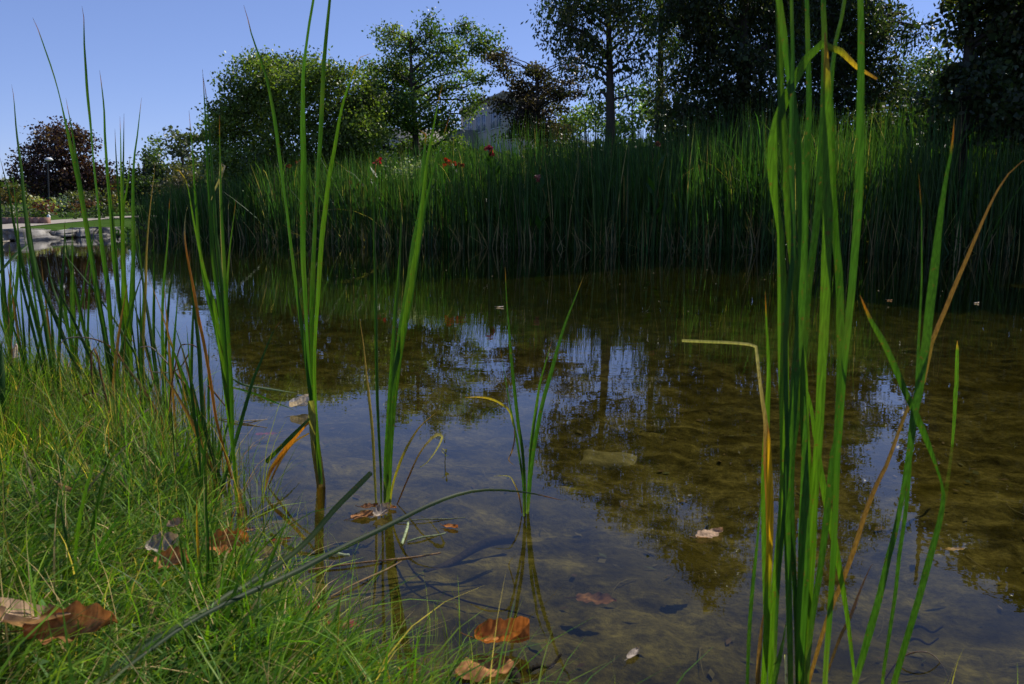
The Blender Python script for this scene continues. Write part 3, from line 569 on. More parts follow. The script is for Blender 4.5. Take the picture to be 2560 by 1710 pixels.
# ------------------------------------------------------------------ fallen leaves
LEAF_C = {'brown': (.33, .15, .055), 'orange': (.42, .165, .045), 'pale': (.42, .28, .17), 'red': (.22, .045, .02), 'grey': (.36, .30, .24), 'white': (.62, .58, .52), 'dark': (.14, .065, .03)}
def fallen(label, px, length, width, yaw, color, z=.004, curl=.15, roll=0., pitch=0., lobes=4, lobe=.22, ground=False, fold=0., seed=1, name='fallen_leaf', cat='leaf'):
    r = np.random.default_rng(seed); n, m = 26, 9
    s = np.linspace(0, 1, n)[:, None]; v = np.linspace(-1, 1, m)[None]
    hw = width*.5*np.sin(np.pi*np.clip(s, .0, 1)**.85)**.65*(1+lobe*np.sin(s*lobes*2*np.pi+.6+.5*np.sign(v)))+.0012
    X = (s-.5)*length+0*v; Y = hw*v
    Z = curl*width*(v**2)*(.5+.8*s)+fold*np.abs(v)*hw+.05*width*np.sin(s*9+v*2+seed)+.10*length*(s-.45)**2*curl*4
    p = np.stack([X, Y, Z], -1).reshape(-1, 3)
    cr, sr, cpp, sp, cy, sy = math.cos(roll), math.sin(roll), math.cos(pitch), math.sin(pitch), math.cos(yaw), math.sin(yaw)
    p = p@np.array([[1, 0, 0], [0, cr, sr], [0, -sr, cr]])@np.array([[cpp, 0, sp], [0, 1, 0], [-sp, 0, cpp]])@np.array([[cy, sy, 0], [-sy, cy, 0], [0, 0, 1]])
    if ground:
        c = G(px[0], px[1], .12)
        c[2] = float(height(np.array([c[0]]), np.array([c[1]]))[0])+z+.05
    else: c = G(px[0], px[1], z)
    p = p+c
    if not ground and z >= 0: p[:, 2] -= min(0, p[:, 2].min()-.002)
    i = np.arange(n-1)[:, None]*m; j = np.arange(m-1)[None]
    Q = np.stack([i+j, i+j+1, i+m+j+1, i+m+j], -1).reshape(-1, 4)
    base = np.array(LEAF_C[color])
    vein = np.exp(-(np.abs(v)/.10)**2)+.35*(np.abs(np.sin((s*lobes*2-np.abs(v)*1.2)*np.pi)) < .16)
    c3 = base*(1+.25*(vein[..., None]))*(1-.30*(np.abs(v)[..., None]**4)*(1+0*s[..., None]))*(1+.2*r.normal(size=(n, m, 1)))
    mb = MB(); mb.add(p, Q, c3.reshape(-1, 3))
    d0 = p[m//2]; d1 = p[m+m//2]; dd = (d0-d1)/np.linalg.norm(d0-d1)
    tube(mb, np.array([d0-dd*.002, d0+dd*length*.15, d0+dd*length*.28+np.array((0, 0, .002))]), [.0012, .001, .0008], 5, base*.6)
    o = mb.build(name, M_dead, smooth=True, origin=c); tag(o, label, cat, 'fallen leaves'); return o
fallen('pale brown oak leaf floating alone on the olive water', (1775, 1336), .105, .05, .5, 'pale', lobes=4, lobe=.17, curl=.12, seed=3)
fallen('curled orange leaf lying on top of another leaf by the water edge', (1255, 1602), .125, .075, -.12, 'orange', z=.02, curl=.5, lobe=.12, lobes=5, roll=.1, seed=4)
fallen('flat wet orange brown leaf floating under the curled one', (1212, 1672), .13, .09, .25, 'brown', z=.003, curl=.03, lobe=.12, lobes=4, seed=5)
fallen('light brown leaf on water against the base of the upright cattail', z7(600, 755)[0], .085, .05, .45, 'brown', curl=.12, lobe=.12, seed=6)
fallen('grey crumpled leaf beside the light brown one at the cattail base', z7(680, 745)[0], .075, .04, 1.1, 'grey', curl=.5, lobe=.2, roll=.3, seed=7, z=.008)
fallen('small brown leaf tucked behind the cattail base', z7(725, 715)[0], .045, .025, -.2, 'brown', curl=.2, seed=8)
fallen('dark leaf half under the leaf clump at the cattail base', z7(625, 712)[0], .06, .035, .1, 'dark', curl=.2, seed=9, z=.006)
fallen('small shiny copper leaf floating alone between two cattails', z7(1020, 808)[0], .048, .022, -.35, 'orange', curl=.25, lobe=.08, seed=10)
fallen('white curled dead leaf caught behind the thick stemmed cattail', (750, 1016), .10, .05, .4, 'white', curl=.7, fold=.5, lobe=.06, seed=11, z=.02)
fallen('large brown oak leaf with pale underside in the grass at the bottom corner', (72, 1715), .17, .13, 1.75, 'pale', z=.085, curl=.22, ground=True, lobe=.25, lobes=3, roll=.25, pitch=-.55, seed=12)
fallen('brown folded leaf lying against the large oak leaf in the grass', (195, 1710), .16, .07, .15, 'brown', z=.075, curl=.35, ground=True, lobe=.2, roll=.55, seed=13)
fallen('greyish crumpled leaf half buried in grass in the middle of the bank', (410, 1425), .075, .05, .5, 'grey', z=.07, curl=.4, ground=True, lobe=.16, roll=.5, seed=14)
fallen('brown leaf lying just below the greyish crumpled one', (440, 1465), .09, .055, -.3, 'brown', z=.07, curl=.3, ground=True, roll=.5, seed=15)
fallen('orange dry leaf at the bank edge striped by grass shadows', (572, 1392), .10, .065, .3, 'orange', z=.075, curl=.25, ground=True, roll=.6, seed=16)
fallen('white curled leaf beside the orange dry leaf at the bank edge', (640, 1372), .085, .04, .6, 'grey', z=.06, curl=.4, ground=True, lobe=.15, roll=.5, seed=17)
fallen('small pale leaf standing upright in the far grass', (168, 1328), .06, .034, 1.4, 'pale', z=.11, curl=.3, ground=True, pitch=-.9, roll=.2, seed=18)
fallen('tiny bleached leaf in the grass between the larger dead leaves', (442, 1378), .04, .024, .7, 'pale', z=.09, curl=.4, ground=True, roll=.4, seed=19)
fallen('dark red leaf sunk under the water near the bank', (768, 1522), .10, .07, .1, 'red', z=-.03, curl=.03, lobe=.22, seed=20)
fallen('second dark red sunken leaf closest to the shallow grass', (862, 1560), .09, .045, -.2, 'red', z=-.03, curl=.03, lobe=.15, seed=21)
fallen('red sunken leaf by the dead sheath of the big cattail', (610, 1325), .08, .04, .1, 'red', z=-.015, curl=.05, seed=22)
fallen('narrow red leaf floating near the white curled leaf', (702, 1350), .06, .02, .35, 'red', z=.002, curl=.1, lobe=.05, seed=23)
fallen('faded red leaf under water behind the big cattail', (665, 1084), .09, .04, .2, 'red', z=-.02, curl=.02, seed=24)
fallen('brown sunken leaf in deep shade at the middle of the shallow', (1490, 1500), .11, .06, -.25, 'dark', z=-.06, curl=.1, seed=25)
fallen('pale feather shaped leaf floating near the bottom', (1583, 1636), .05, .016, .9, 'grey', curl=.3, lobe=.02, seed=26)
fallen('tiny white petal drifting on the far dark water', (1250, 768), .07, .025, .1, 'white', z=.004, curl=.3, lobe=.05, seed=27)
fallen('small pale leaf drifting far out before the dark reeds', (2224, 751), .05, .02, -.1, 'pale', z=.004, curl=.3, seed=28)
fallen('white speck of a petal drifting nearest to the right reeds', (2442, 758), .045, .03, -.1, 'white', z=.004, curl=.3, seed=29)
fallen('yellow leaf lying on the pond bed under the tree reflection', (2388, 1373), .06, .02, .05, 'pale', z=-.05, curl=.1, seed=30)
n = 100; x = rng.uniform(-4, 7, n); y = rng.uniform(4.2, 13, n); k = pond_sd(x, y) > .15; x, y = x[k], y[k]; n = len(x)
a = rng.uniform(0, 6.28, n); ln = rng.uniform(.002, .008, n)*(.35+y/7); d = np.stack([np.cos(a), np.sin(a), 0*a], -1)*ln[:, None]; q = np.stack([-np.sin(a), np.cos(a), 0*a], -1)*ln[:, None]*.5
c = np.stack([x, y, np.full(n, .003)], -1); up = np.array((0, 0, .003)); V = np.stack([c-d, c+q+up, c+d, c-q+up], 1).reshape(-1, 3)
o = mesh('floating_debris', V, np.arange(4*n).reshape(-1, 4), M_dead, None, np.repeat(np.array((.36, .33, .27))*rng.uniform(.3, 1.1, (n, 1)), 4, 0)); tag(o, 'tiny pale flecks of seed fluff and debris scattered on the water', 'debris', kind='stuff')
def floater(label, a, b, w, col, z=.003, name='floating_straw', cat='straw'):
    A, B = G(*a, z), G(*b, z); t = np.linspace(0, 1, 9)[:, None]; C = A+(B-A)*t
    C[:, 2] += .004*np.sin(t[:, 0]*5); sdv = np.cross((B-A)/np.linalg.norm(B-A), (0, 0, 1))
    C += sdv*(.02*np.sin(t*3.1))*np.linalg.norm(B-A)
    mb = MB(); tube(mb, C, w*.5, 5, np.array(col)); o = mb.build(name, M_dead, smooth=True, origin=A); tag(o, label, cat)
floater('long tan straw floating across the near water', z7(330, 1017)[0], z7(970, 928)[0], .006, (.30, .19, .09))
floater('thin tan straw floating at a slant below the long one', z7(440, 1145)[0], z7(780, 968)[0], .005, (.26, .17, .08))
floater('pale green stalk floating beside the small copper leaf', z7(810, 880)[0], z7(995, 832)[0], .006, (.25, .29, .14))
floater('short pale green leaf piece pointing towards the camera', z7(782, 892)[0], z7(812, 780)[0], .009, (.32, .38, .20))
floater('faint green straw floating behind the copper leaf', z7(760, 785)[0], z7(1090, 757)[0], .004, (.20, .21, .10))
floater('silvery grass blade lying on the water by the bank', z7(430, 945)[0], z7(528, 938)[0], .010, (.35, .40, .24))
floater('pale straw lying on the water by the broken blades', cD(520, 905)[0], cD(830, 960)[0], .006, (.34, .28, .17))
floater('white tipped straw resting beside the broken blades', cD(600, 935)[0], cD(830, 905)[0], .006, (.42, .36, .26))
def sunken_stick(label, a, b, w, z, name='shadow_strip', cat='shadow', col=(.05, .036, .022), bend=.05):
    A, B = G(*a, z), G(*b, z); t = np.linspace(0, 1, 14)[:, None]; C = A+(B-A)*t
    n = np.cross((B-A), (0, 0, 1.)); C += n*(bend*np.sin(t*4.2)); C[:, 2] += .008*np.sin(t[:, 0]*7)
    mb = MB(); tube(mb, C, w*.5*(1-.5*t[:, 0]), 7, np.array(col)); o = mb.build(name, M_wood_shadow, smooth=True, origin=A); tag(o, label, cat)
sunken_stick('dark strip laid on the pond bed as the cast shadow of the young cattail', z7(1320, 865)[0], z7(880, 1025)[0], .035, -.12)  # dark solid strip modelled where the cattail shadow falls on the bed
sunken_stick('short crooked stick breaking the surface at the bottom edge', z7(1390, 1512)[0], z7(1560, 1438)[0], .012, .004, 'floating_stick', 'stick', (.10, .07, .035))
sunken_stick('dark stub of wood poking up beside the orange leaves', z7(1325, 1560)[0], z7(1332, 1500)[0], .028, .01, 'wood_stub', 'wood', (.12, .085, .04))
sunken_stick('thin curved root tracing along the pond bed', z7(800, 900)[0], z7(1330, 1290)[0], .008, -.07, 'sunken_root', 'root', (.06, .05, .02), .12)
sunken_stick('faint pale stick under the water behind the kinked blade', cM(330, 1345)[0], cM(490, 1345)[0], .008, -.05, 'sunken_stick', 'stick', (.16, .14, .10))
sunken_stick('long dark stick under water beside the kinked blade', cM(350, 1278)[0], cM(510, 1285)[0], .010, -.05, 'sunken_stick', 'stick')
a, b = G(*cH(790, 1040)[0], -.2), G(*cH(1100, 1068)[0], -.2); c = (a+b)/2; ax = (b-a)/2; ay = np.array((-ax[1], ax[0], 0)); ay = ay/np.linalg.norm(ay)*.10
u, v = np.meshgrid(np.linspace(-1, 1, 15), np.linspace(-1, 1, 9), indexing='ij'); e = 1+.06*np.sin(u*7+v*3)
p = c+(u*e)[..., None]*ax+(v*(1+.08*np.sin(u*5)))[..., None]*ay; p[..., 2] = height(p[..., 0], p[..., 1])+.014-.02*np.maximum(np.abs(u), np.abs(v))**8
i = np.arange(14)[:, None]*9; j = np.arange(8)[None]
o = mesh('sunken_plank', p.reshape(-1, 3), np.stack([i+j, i+j+1, i+9+j+1, i+9+j], -1).reshape(-1, 4), M_sunken, smooth=True, origin=c)
tag(o, 'yellowish flat plank sunk on the pond bed under the tree reflection', 'plank')
# small sprig standing in the water
def sprig(px, label, h, n=5, seed=0):
    b = G(*px); r = random.Random(seed); root = empty('water_sprig', b, label, 'water plant')
    mb = MB(); tube(mb, [b+np.array((0, 0, -.05)), b+np.array((.004, 0, h*.6)), b+np.array((.01, 0, h))], [.002, .0015, .001], 5, (.09, .09, .03)); mb.build('stem', M_grass, root)
    lf = MB()
    for k in range(n):
        a = r.uniform(0, 6.28); z = h*(.5+.5*k/n); d = np.array((math.cos(a), math.sin(a), .5))*h*.35; q = np.array((-math.sin(a), math.cos(a), 0))*h*.09
        s0 = b+np.array((.006, 0, z)); lf.add([s0, s0+d*.5+q, s0+d, s0+d*.5-q], [[0, 1, 2, 3]], (.12, .12, .03))
    lf.build('leaf', M_grass, root)
sprig((1111, 1160), 'tiny branched sprig poking out of open water', .06, 7)

# ------------------------------------------------------------------ purple flower in the grass
def vetch(px, Y, label, h=.22):
    t0 = P(px[0], px[1], Y); b = t0.copy(); b[2] = float(height(b[0:1], b[1:2])[0])
    root = empty('purple_flower', b, label, 'flower'); mb = MB(); tube(mb, [b, (b+t0)/2+np.array((.012, 0, 0)), t0], [.002, .0016, .001], 5, GREEN); mb.build('stem', M_grass, root)
    fl = MB()
    for k in range(26):
        p = t0+np.array((random.gauss(0, .008), random.gauss(0, .008), -random.uniform(0, .075))); d = np.array((random.gauss(0, 1), random.gauss(0, 1), -.5)); d *= .011/np.linalg.norm(d); q = np.cross(d, (0, 0, 1)); q *= .45*.011/(np.linalg.norm(q)+1e-6)
        fl.add([p, p+d*.6+q, p+d, p+d*.6-q], [[0, 1, 2, 3]], (.12, .07, .26))
    fl.build('blossom', M_petal, root)
    lf = MB()
    for k in range(14):
        p = b+(t0-b)*random.uniform(.2, .8); d = np.array((random.gauss(0, 1), random.gauss(0, 1), .2)); d *= .035/np.linalg.norm(d); q = np.cross(d, (0, 0, 1)); q *= .2
        lf.add([p, p+d*.6+q, p+d, p+d*.6-q], [[0, 1, 2, 3]], DGREEN)
    lf.build('leaf', M_grass, root)
vetch((440, 1128), 2.6, 'purple vetch flower spike among the reeds on the bank')

# ------------------------------------------------------------------ grass
def ribbons(base, tip, width, side, bend, colb, colt, segs=4, taper=1.3):
    """many blades at once: base, tip (n,3), quadratic bend (n,3); returns V,Q,C"""
    n = len(base); t = np.linspace(0, 1, segs+1)
    C = base[:, None, :]+(tip-base)[:, None, :]*t[None, :, None]+bend[:, None, :]*(4*t*(1-t))[None, :, None]
    w = (width[:, None]*.5*np.clip(1-t[None]**taper, .03, 1))[:, :, None]*side[:, None, :]
    V = np.stack([C-w, C+w], 2).reshape(-1, 3)
    k = (segs+1)*2; i = np.arange(n)[:, None]*k; j = np.arange(segs)[None]*2
    Q = np.stack([i+j, i+j+1, i+j+3, i+j+2], -1).reshape(-1, 4)
    c = colb[:, None, :]+(colt-colb)[:, None, :]*t[None, :, None]
    return V, Q, np.repeat(c.reshape(-1, 3), 2, 0)
def unit(v): return v/(np.linalg.norm(v, axis=-1, keepdims=True)+1e-9)
def grass_patch(n, xr, yr, lmin, lmax, wmin, wmax, lean, cols, upr=.75, sdmax=-.0, sdmin=-9., dirbias=None, dens=None, clump=None):
    x = rng.uniform(*xr, n*3); y = rng.uniform(*yr, n*3)
    sd = pond_sd(x, y); k = (sd < sdmax) & (sd > sdmin)
    # keep what the photograph can see or nearly
    px = CX+F*x/np.maximum(y*CP+.85*SP, .1); k &= (px > -500) & (px < 3000)
    if dens is not None: k &= rng.uniform(0, 1, n*3) < dens(x, y)
    x, y = x[k][:n], y[k][:n]; n = len(x)
    z = np.maximum(height(x, y), -.06)-.005
    b = np.stack([x, y, z], -1)
    cl = vnoise(x, y, 3.5, 9); ang = rng.uniform(0, 2*np.pi, n)*.55+cl*9
    if dirbias is not None: ang = np.where(rng.uniform(0, 1, n) < .6, rng.normal(dirbias, .6, n), ang)
    ln = rng.uniform(lmin, lmax, n)*(.6+.8*vnoise(x, y, 2.2, 4))
    le = np.clip(rng.normal(lean, .28, n), .02, 1.25)
    hor = np.stack([np.cos(ang), np.sin(ang), np.zeros(n)], -1)
    tip = b+hor*(ln*np.sin(le))[:, None]+np.array((0, 0, 1.))*(ln*np.cos(le))[:, None]
    bend = np.array((0, 0, 1.))*(ln*.16*np.sin(le))[:, None]-hor*(ln*.08)[:, None]
    side = unit(np.stack([-np.sin(ang)+rng.normal(0, .5, n), np.cos(ang)+rng.normal(0, .5, n), rng.normal(0, .2, n)], -1))
    w = rng.uniform(wmin, wmax, n)
    cols = np.array(cols); ci = rng.choice(len(cols), n, p=None)
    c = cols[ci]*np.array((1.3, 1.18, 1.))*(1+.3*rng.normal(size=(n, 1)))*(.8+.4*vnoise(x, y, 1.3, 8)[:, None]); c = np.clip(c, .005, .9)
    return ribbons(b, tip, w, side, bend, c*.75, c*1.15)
gcols = [(.065, .15, .016), (.095, .185, .018), (.045, .115, .02), (.12, .20, .026), (.06, .135, .03), (.14, .22, .03), (.075, .16, .02), (.34, .27, .14)]
mb = MB()
THATCH = [(.36, .28, .15), (.28, .21, .11), (.42, .34, .2), (.16, .11, .05)]
for a in [(20000, (-4.2, .6), (.85, 3.4), .07, .22, .004, .0095, 1.0, gcols, .7, -.05, -6, .5),
          (9000, (-4.2, .6), (.85, 3.4), .04, .12, .002, .005, .7, gcols, .7, -.03, -6, None),
          (14000, (-7., -.2), (2.2, 5.2), .10, .34, .004, .009, .6, gcols, .7, -.05, -6, None),
          (3000, (-4, .4), (.9, 3.8), .10, .28, .005, .0105, .85, [(.08, .17, .015), (.12, .21, .02), (.05, .12, .015), (.15, .22, .03)], .7, -.02, -5, .5),
          (3200, (-4, .4), (1., 3.6), .18, .42, .004, .0095, 1.1, gcols[:7], .7, -.05, -4, .55),
          (3600, (-4, .4), (.9, 4.2), .08, .30, .0015, .004, 1.2, THATCH, .7, -.0, -4, None),
          (1300, (-4, .4), (1.5, 4.2), .05, .28, .002, .006, 1.35, THATCH, .7, .12, -.15, None),
          (6000, (-1.2, .5), (1.0, 2.5), .05, .14, .0015, .0032, .28, [(.09, .17, .025), (.11, .19, .03), (.08, .15, .02)], .7, .05, -.14, None),
          (3600, (-6, .4), (1.2, 5), .16, .40, .003, .006, .6, gcols+[(.34, .27, .15)], .7, -.03, -4, None),
          (2200, (-3.2, .35), (1.2, 4.6), .09, .24, .0014, .003, .2, [(.10, .17, .03), (.14, .18, .05)], .7, .26, -.05, None)]:
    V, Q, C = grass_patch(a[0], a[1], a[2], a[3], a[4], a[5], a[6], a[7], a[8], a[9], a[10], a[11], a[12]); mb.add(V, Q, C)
for k in range(95):                     # coarse tufts
    cx, cy_ = rng.uniform(-3.4, .1), rng.uniform(.95, 4.2)
    if pond_sd(np.array([cx]), np.array([cy_]))[0] > -.04: continue
    n = int(rng.integers(14, 34)); a = rng.uniform(0, 6.28, n); r0 = rng.uniform(0, .035, n); x = cx+r0*np.cos(a); y = cy_+r0*np.sin(a)
    b = np.stack([x, y, height(x, y)-.005], -1); ln = rng.uniform(.16, .40, n)*rng.uniform(.6, 1.1); le = np.abs(rng.normal(.55, .28, n)); hd = np.stack([np.cos(a)+.35, np.sin(a)+.1, 0*a], -1)
    tp = b+hd*(ln*np.sin(le))[:, None]+np.array((0, 0, 1))*(ln*np.cos(le))[:, None]
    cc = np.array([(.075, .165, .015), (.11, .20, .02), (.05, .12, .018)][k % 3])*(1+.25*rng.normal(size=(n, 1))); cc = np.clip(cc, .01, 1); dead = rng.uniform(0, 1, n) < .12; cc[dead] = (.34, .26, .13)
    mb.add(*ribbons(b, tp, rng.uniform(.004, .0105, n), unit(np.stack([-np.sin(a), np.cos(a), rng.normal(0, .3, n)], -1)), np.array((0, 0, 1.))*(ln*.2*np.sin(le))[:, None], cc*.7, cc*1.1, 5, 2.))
# a few thin blades in the shallow at the bottom right
V, Q, C = grass_patch(160, (.3, 1.6), (1.2, 1.75), .05, .16, .0012, .0026, .25, [(.10, .15, .03), (.2, .19, .08)], .7, .3, -.3, None); mb.add(V, Q, C)
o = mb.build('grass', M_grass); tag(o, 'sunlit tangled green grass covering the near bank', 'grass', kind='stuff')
# tall weeds along the reed line
mb = MB()
for a in [(1500, (-3.4, -.75), (2.35, 4.6), .25, .62, .002, .0055, .38, [(.06, .13, .02), (.045, .10, .02), (.09, .15, .03), (.10, .12, .03)], .7, .18, -.75, None),
          (170, (-3., -.1), (1.3, 3.4), .22, .50, .0014, .003, .45, [(.34, .27, .15), (.16, .09, .045), (.12, .15, .04)], .7, -.05, -2., None),
          (420, (-3.4, -.75), (2.35, 4.6), .20, .60, .0015, .0035, .6, [(.30, .22, .11), (.16, .07, .035), (.22, .12, .06)], .7, .22, -.7, None)]:
    V, Q, C = grass_patch(*a); mb.add(V, Q, C)
o = mb.build('weeds', M_grass); tag(o, 'tall thin weeds and dry stems tangled among the bank reeds', 'weeds', kind='stuff')
# rotting litter on the pond bed
mb = MB(); n = 420; x = rng.uniform(-1.6, 3., n); y = rng.uniform(1.3, 5., n); k = pond_sd(x, y) > .06; x, y = x[k], y[k]; n = len(x)
c = np.stack([x, y, height(x, y)+.008], -1); a = rng.uniform(0, 6.28, n); ln = rng.uniform(.006, .028, n)[:, None]; d = np.stack([np.cos(a), np.sin(a), rng.normal(0, .15, n)], -1)*ln; q = np.stack([-np.sin(a), np.cos(a), rng.normal(0, .2, n)], -1)*ln*rng.uniform(.1, .6, (n, 1))
mb.add(np.stack([c-d, c+q, c+d, c-q], 1).reshape(-1, 3), np.arange(4*n).reshape(-1, 4), np.repeat(np.array(((.05, .03, .015), (.075, .05, .022), (.07, .06, .026), (.04, .05, .015)))[rng.integers(0, 4, n)], 4, 0))
n = 260; x = rng.uniform(-1.6, 3., n); y = rng.uniform(1.3, 4.6, n); k = pond_sd(x, y) > .08; x, y = x[k], y[k]; n = len(x); b = np.stack([x, y, height(x, y)+.006], -1); a = rng.uniform(0, 6.28, n); ln = rng.uniform(.04, .22, n)
t_ = b+np.stack([np.cos(a)*ln, np.sin(a)*ln, 0*a], -1); t_[:, 2] = height(t_[:, 0], t_[:, 1])+.012
mb.add(*ribbons(b, t_, rng.uniform(.002, .005, n), np.stack([-np.sin(a), np.cos(a), 0*a], -1), rng.normal(0, .01, (n, 3)), np.tile((.07, .06, .028), (n, 1)), np.tile((.10, .085, .04), (n, 1))))
o = mb.build('pond_litter', M_dead); tag(o, 'rotting leaf scraps and stems settled on the pond bed', 'litter', kind='stuff')
# broad leaved ground cover
n = 5200; x = rng.uniform(-3.4, .1, n); y = rng.uniform(1.0, 3.8, n); k = (pond_sd(x, y) < -.06) & (vnoise(x, y, 1.7, 21) > .48); x, y = x[k], y[k]; n = len(x)
z = height(x, y)+rng.uniform(.02, .11, n); c = np.stack([x, y, z], -1); a = unit(rng.normal(size=(n, 3))*np.array((1, 1, .5))); nn = unit(np.stack([rng.normal(0, .5, n), rng.normal(0, .5, n), np.ones(n)], -1)); b = unit(np.cross(nn, a)); ln = rng.uniform(.006, .016, n)[:, None]
V = np.stack([c-a*ln, c+b*ln*.6, c+a*ln, c-b*ln*.6], 1).reshape(-1, 3); Q = np.arange(4*n).reshape(-1, 4)
o = mesh('clover', V, Q, M_grass, None, np.repeat(np.array((.06, .14, .025))*(1+.3*rng.normal(size=(n, 1))), 4, 0)); tag(o, 'small round clover leaves mixed through the bank grass', 'ground cover', kind='stuff')

# ------------------------------------------------------------------ the reed bed on the far shore
shore = np.array([(13.5, 15.7), (9.1, 16.2), (6, 16.4), (1.7, 17.2), (-2.45, 18.9), (-7.1, 21.4), (-9.6, 22.7), (-11.0, 24.2)])
sl = np.concatenate([[0], np.cumsum(np.linalg.norm(np.diff(shore, axis=0), axis=1))])
def bed(n, dmin, dmax, hs, lean, tanf, wmul=1., arch=0.):
    s = rng.uniform(0, sl[-1], n); x = np.interp(s, sl, shore[:, 0]); y = np.interp(s, sl, shore[:, 1])
    d = dmin+(dmax-dmin)*rng.uniform(0, 1, n)**1.3
    d += .5*(vnoise(s, s*0, .9, 31)-.5)
    i = np.clip(np.searchsorted(sl, s)-1, 0, len(shore)-2); e = unit(shore[i+1]-shore[i]); nrm = np.stack([e[:, 1], -e[:, 0]], -1)
    x = x+nrm[:, 0]*d; y = y+nrm[:, 1]*d
    fr = np.interp(x, [-10, -7, -2.5, 2, 6, 12], [1.35, 1.5, 1.85, 2.2, 2.4, 2.4])
    z = np.clip(height(x, y), -.02, .9)-.02
    h = fr*hs*rng.uniform(.66, 1.16, n)*(.78+.3*vnoise(x, y, .7, 33)+.18*vnoise(x, y, 2.6, 34))
    b = np.stack([x, y, z], -1); ang = rng.uniform(0, 2*np.pi, n); le = np.abs(rng.normal(0, lean, n))
    hor = np.stack([np.cos(ang), np.sin(ang), 0*ang], -1)+np.array((-.25, 0, 0))
    tip = b+hor*(h*np.sin(le))[:, None]+np.array((0, 0, 1))*(h*np.cos(le))[:, None]
    bend = -hor*(h*.08*np.sin(le+.1))[:, None]+np.array((0, 0, arch))*h[:, None]
    sa = rng.uniform(-1.3, 1.3, n); side = np.stack([np.cos(sa), np.sin(sa), 0*sa], -1)
    w = rng.uniform(.014, .034, n)*wmul
    c = np.array((.035, .075, .015))*(1+.5*np.abs(rng.normal(size=(n, 1)))-.25)*(1+rng.normal(size=(n, 3))*np.array((.16, .05, .22)))
    yl = rng.uniform(0, 1, n) < tanf; c[yl] = np.array((.26, .20, .09))*(1+.3*rng.normal(size=(yl.sum(), 1))); c = np.clip(c, .01, .8)
    ct = c*1.1; c0 = c*.9
    return ribbons(b, tip, w, side, bend, c0, ct, 6, 2.4)
mb = MB()
mb.add(*bed(10500, -.35, 4.4, 1., .12, .035)); mb.add(*bed(2600, -.3, 4.4, 1.04, .30, .04)); mb.add(*bed(1300, 0, 4.4, .98, .75, .10, arch=.22)); mb.add(*bed(1600, -.45, .5, .38, .5, .75, .8))
o = mb.build('reeds', M_bed); tag(o, 'dense tall green reed bed lining the whole far shore', 'reed bed', kind='stuff')

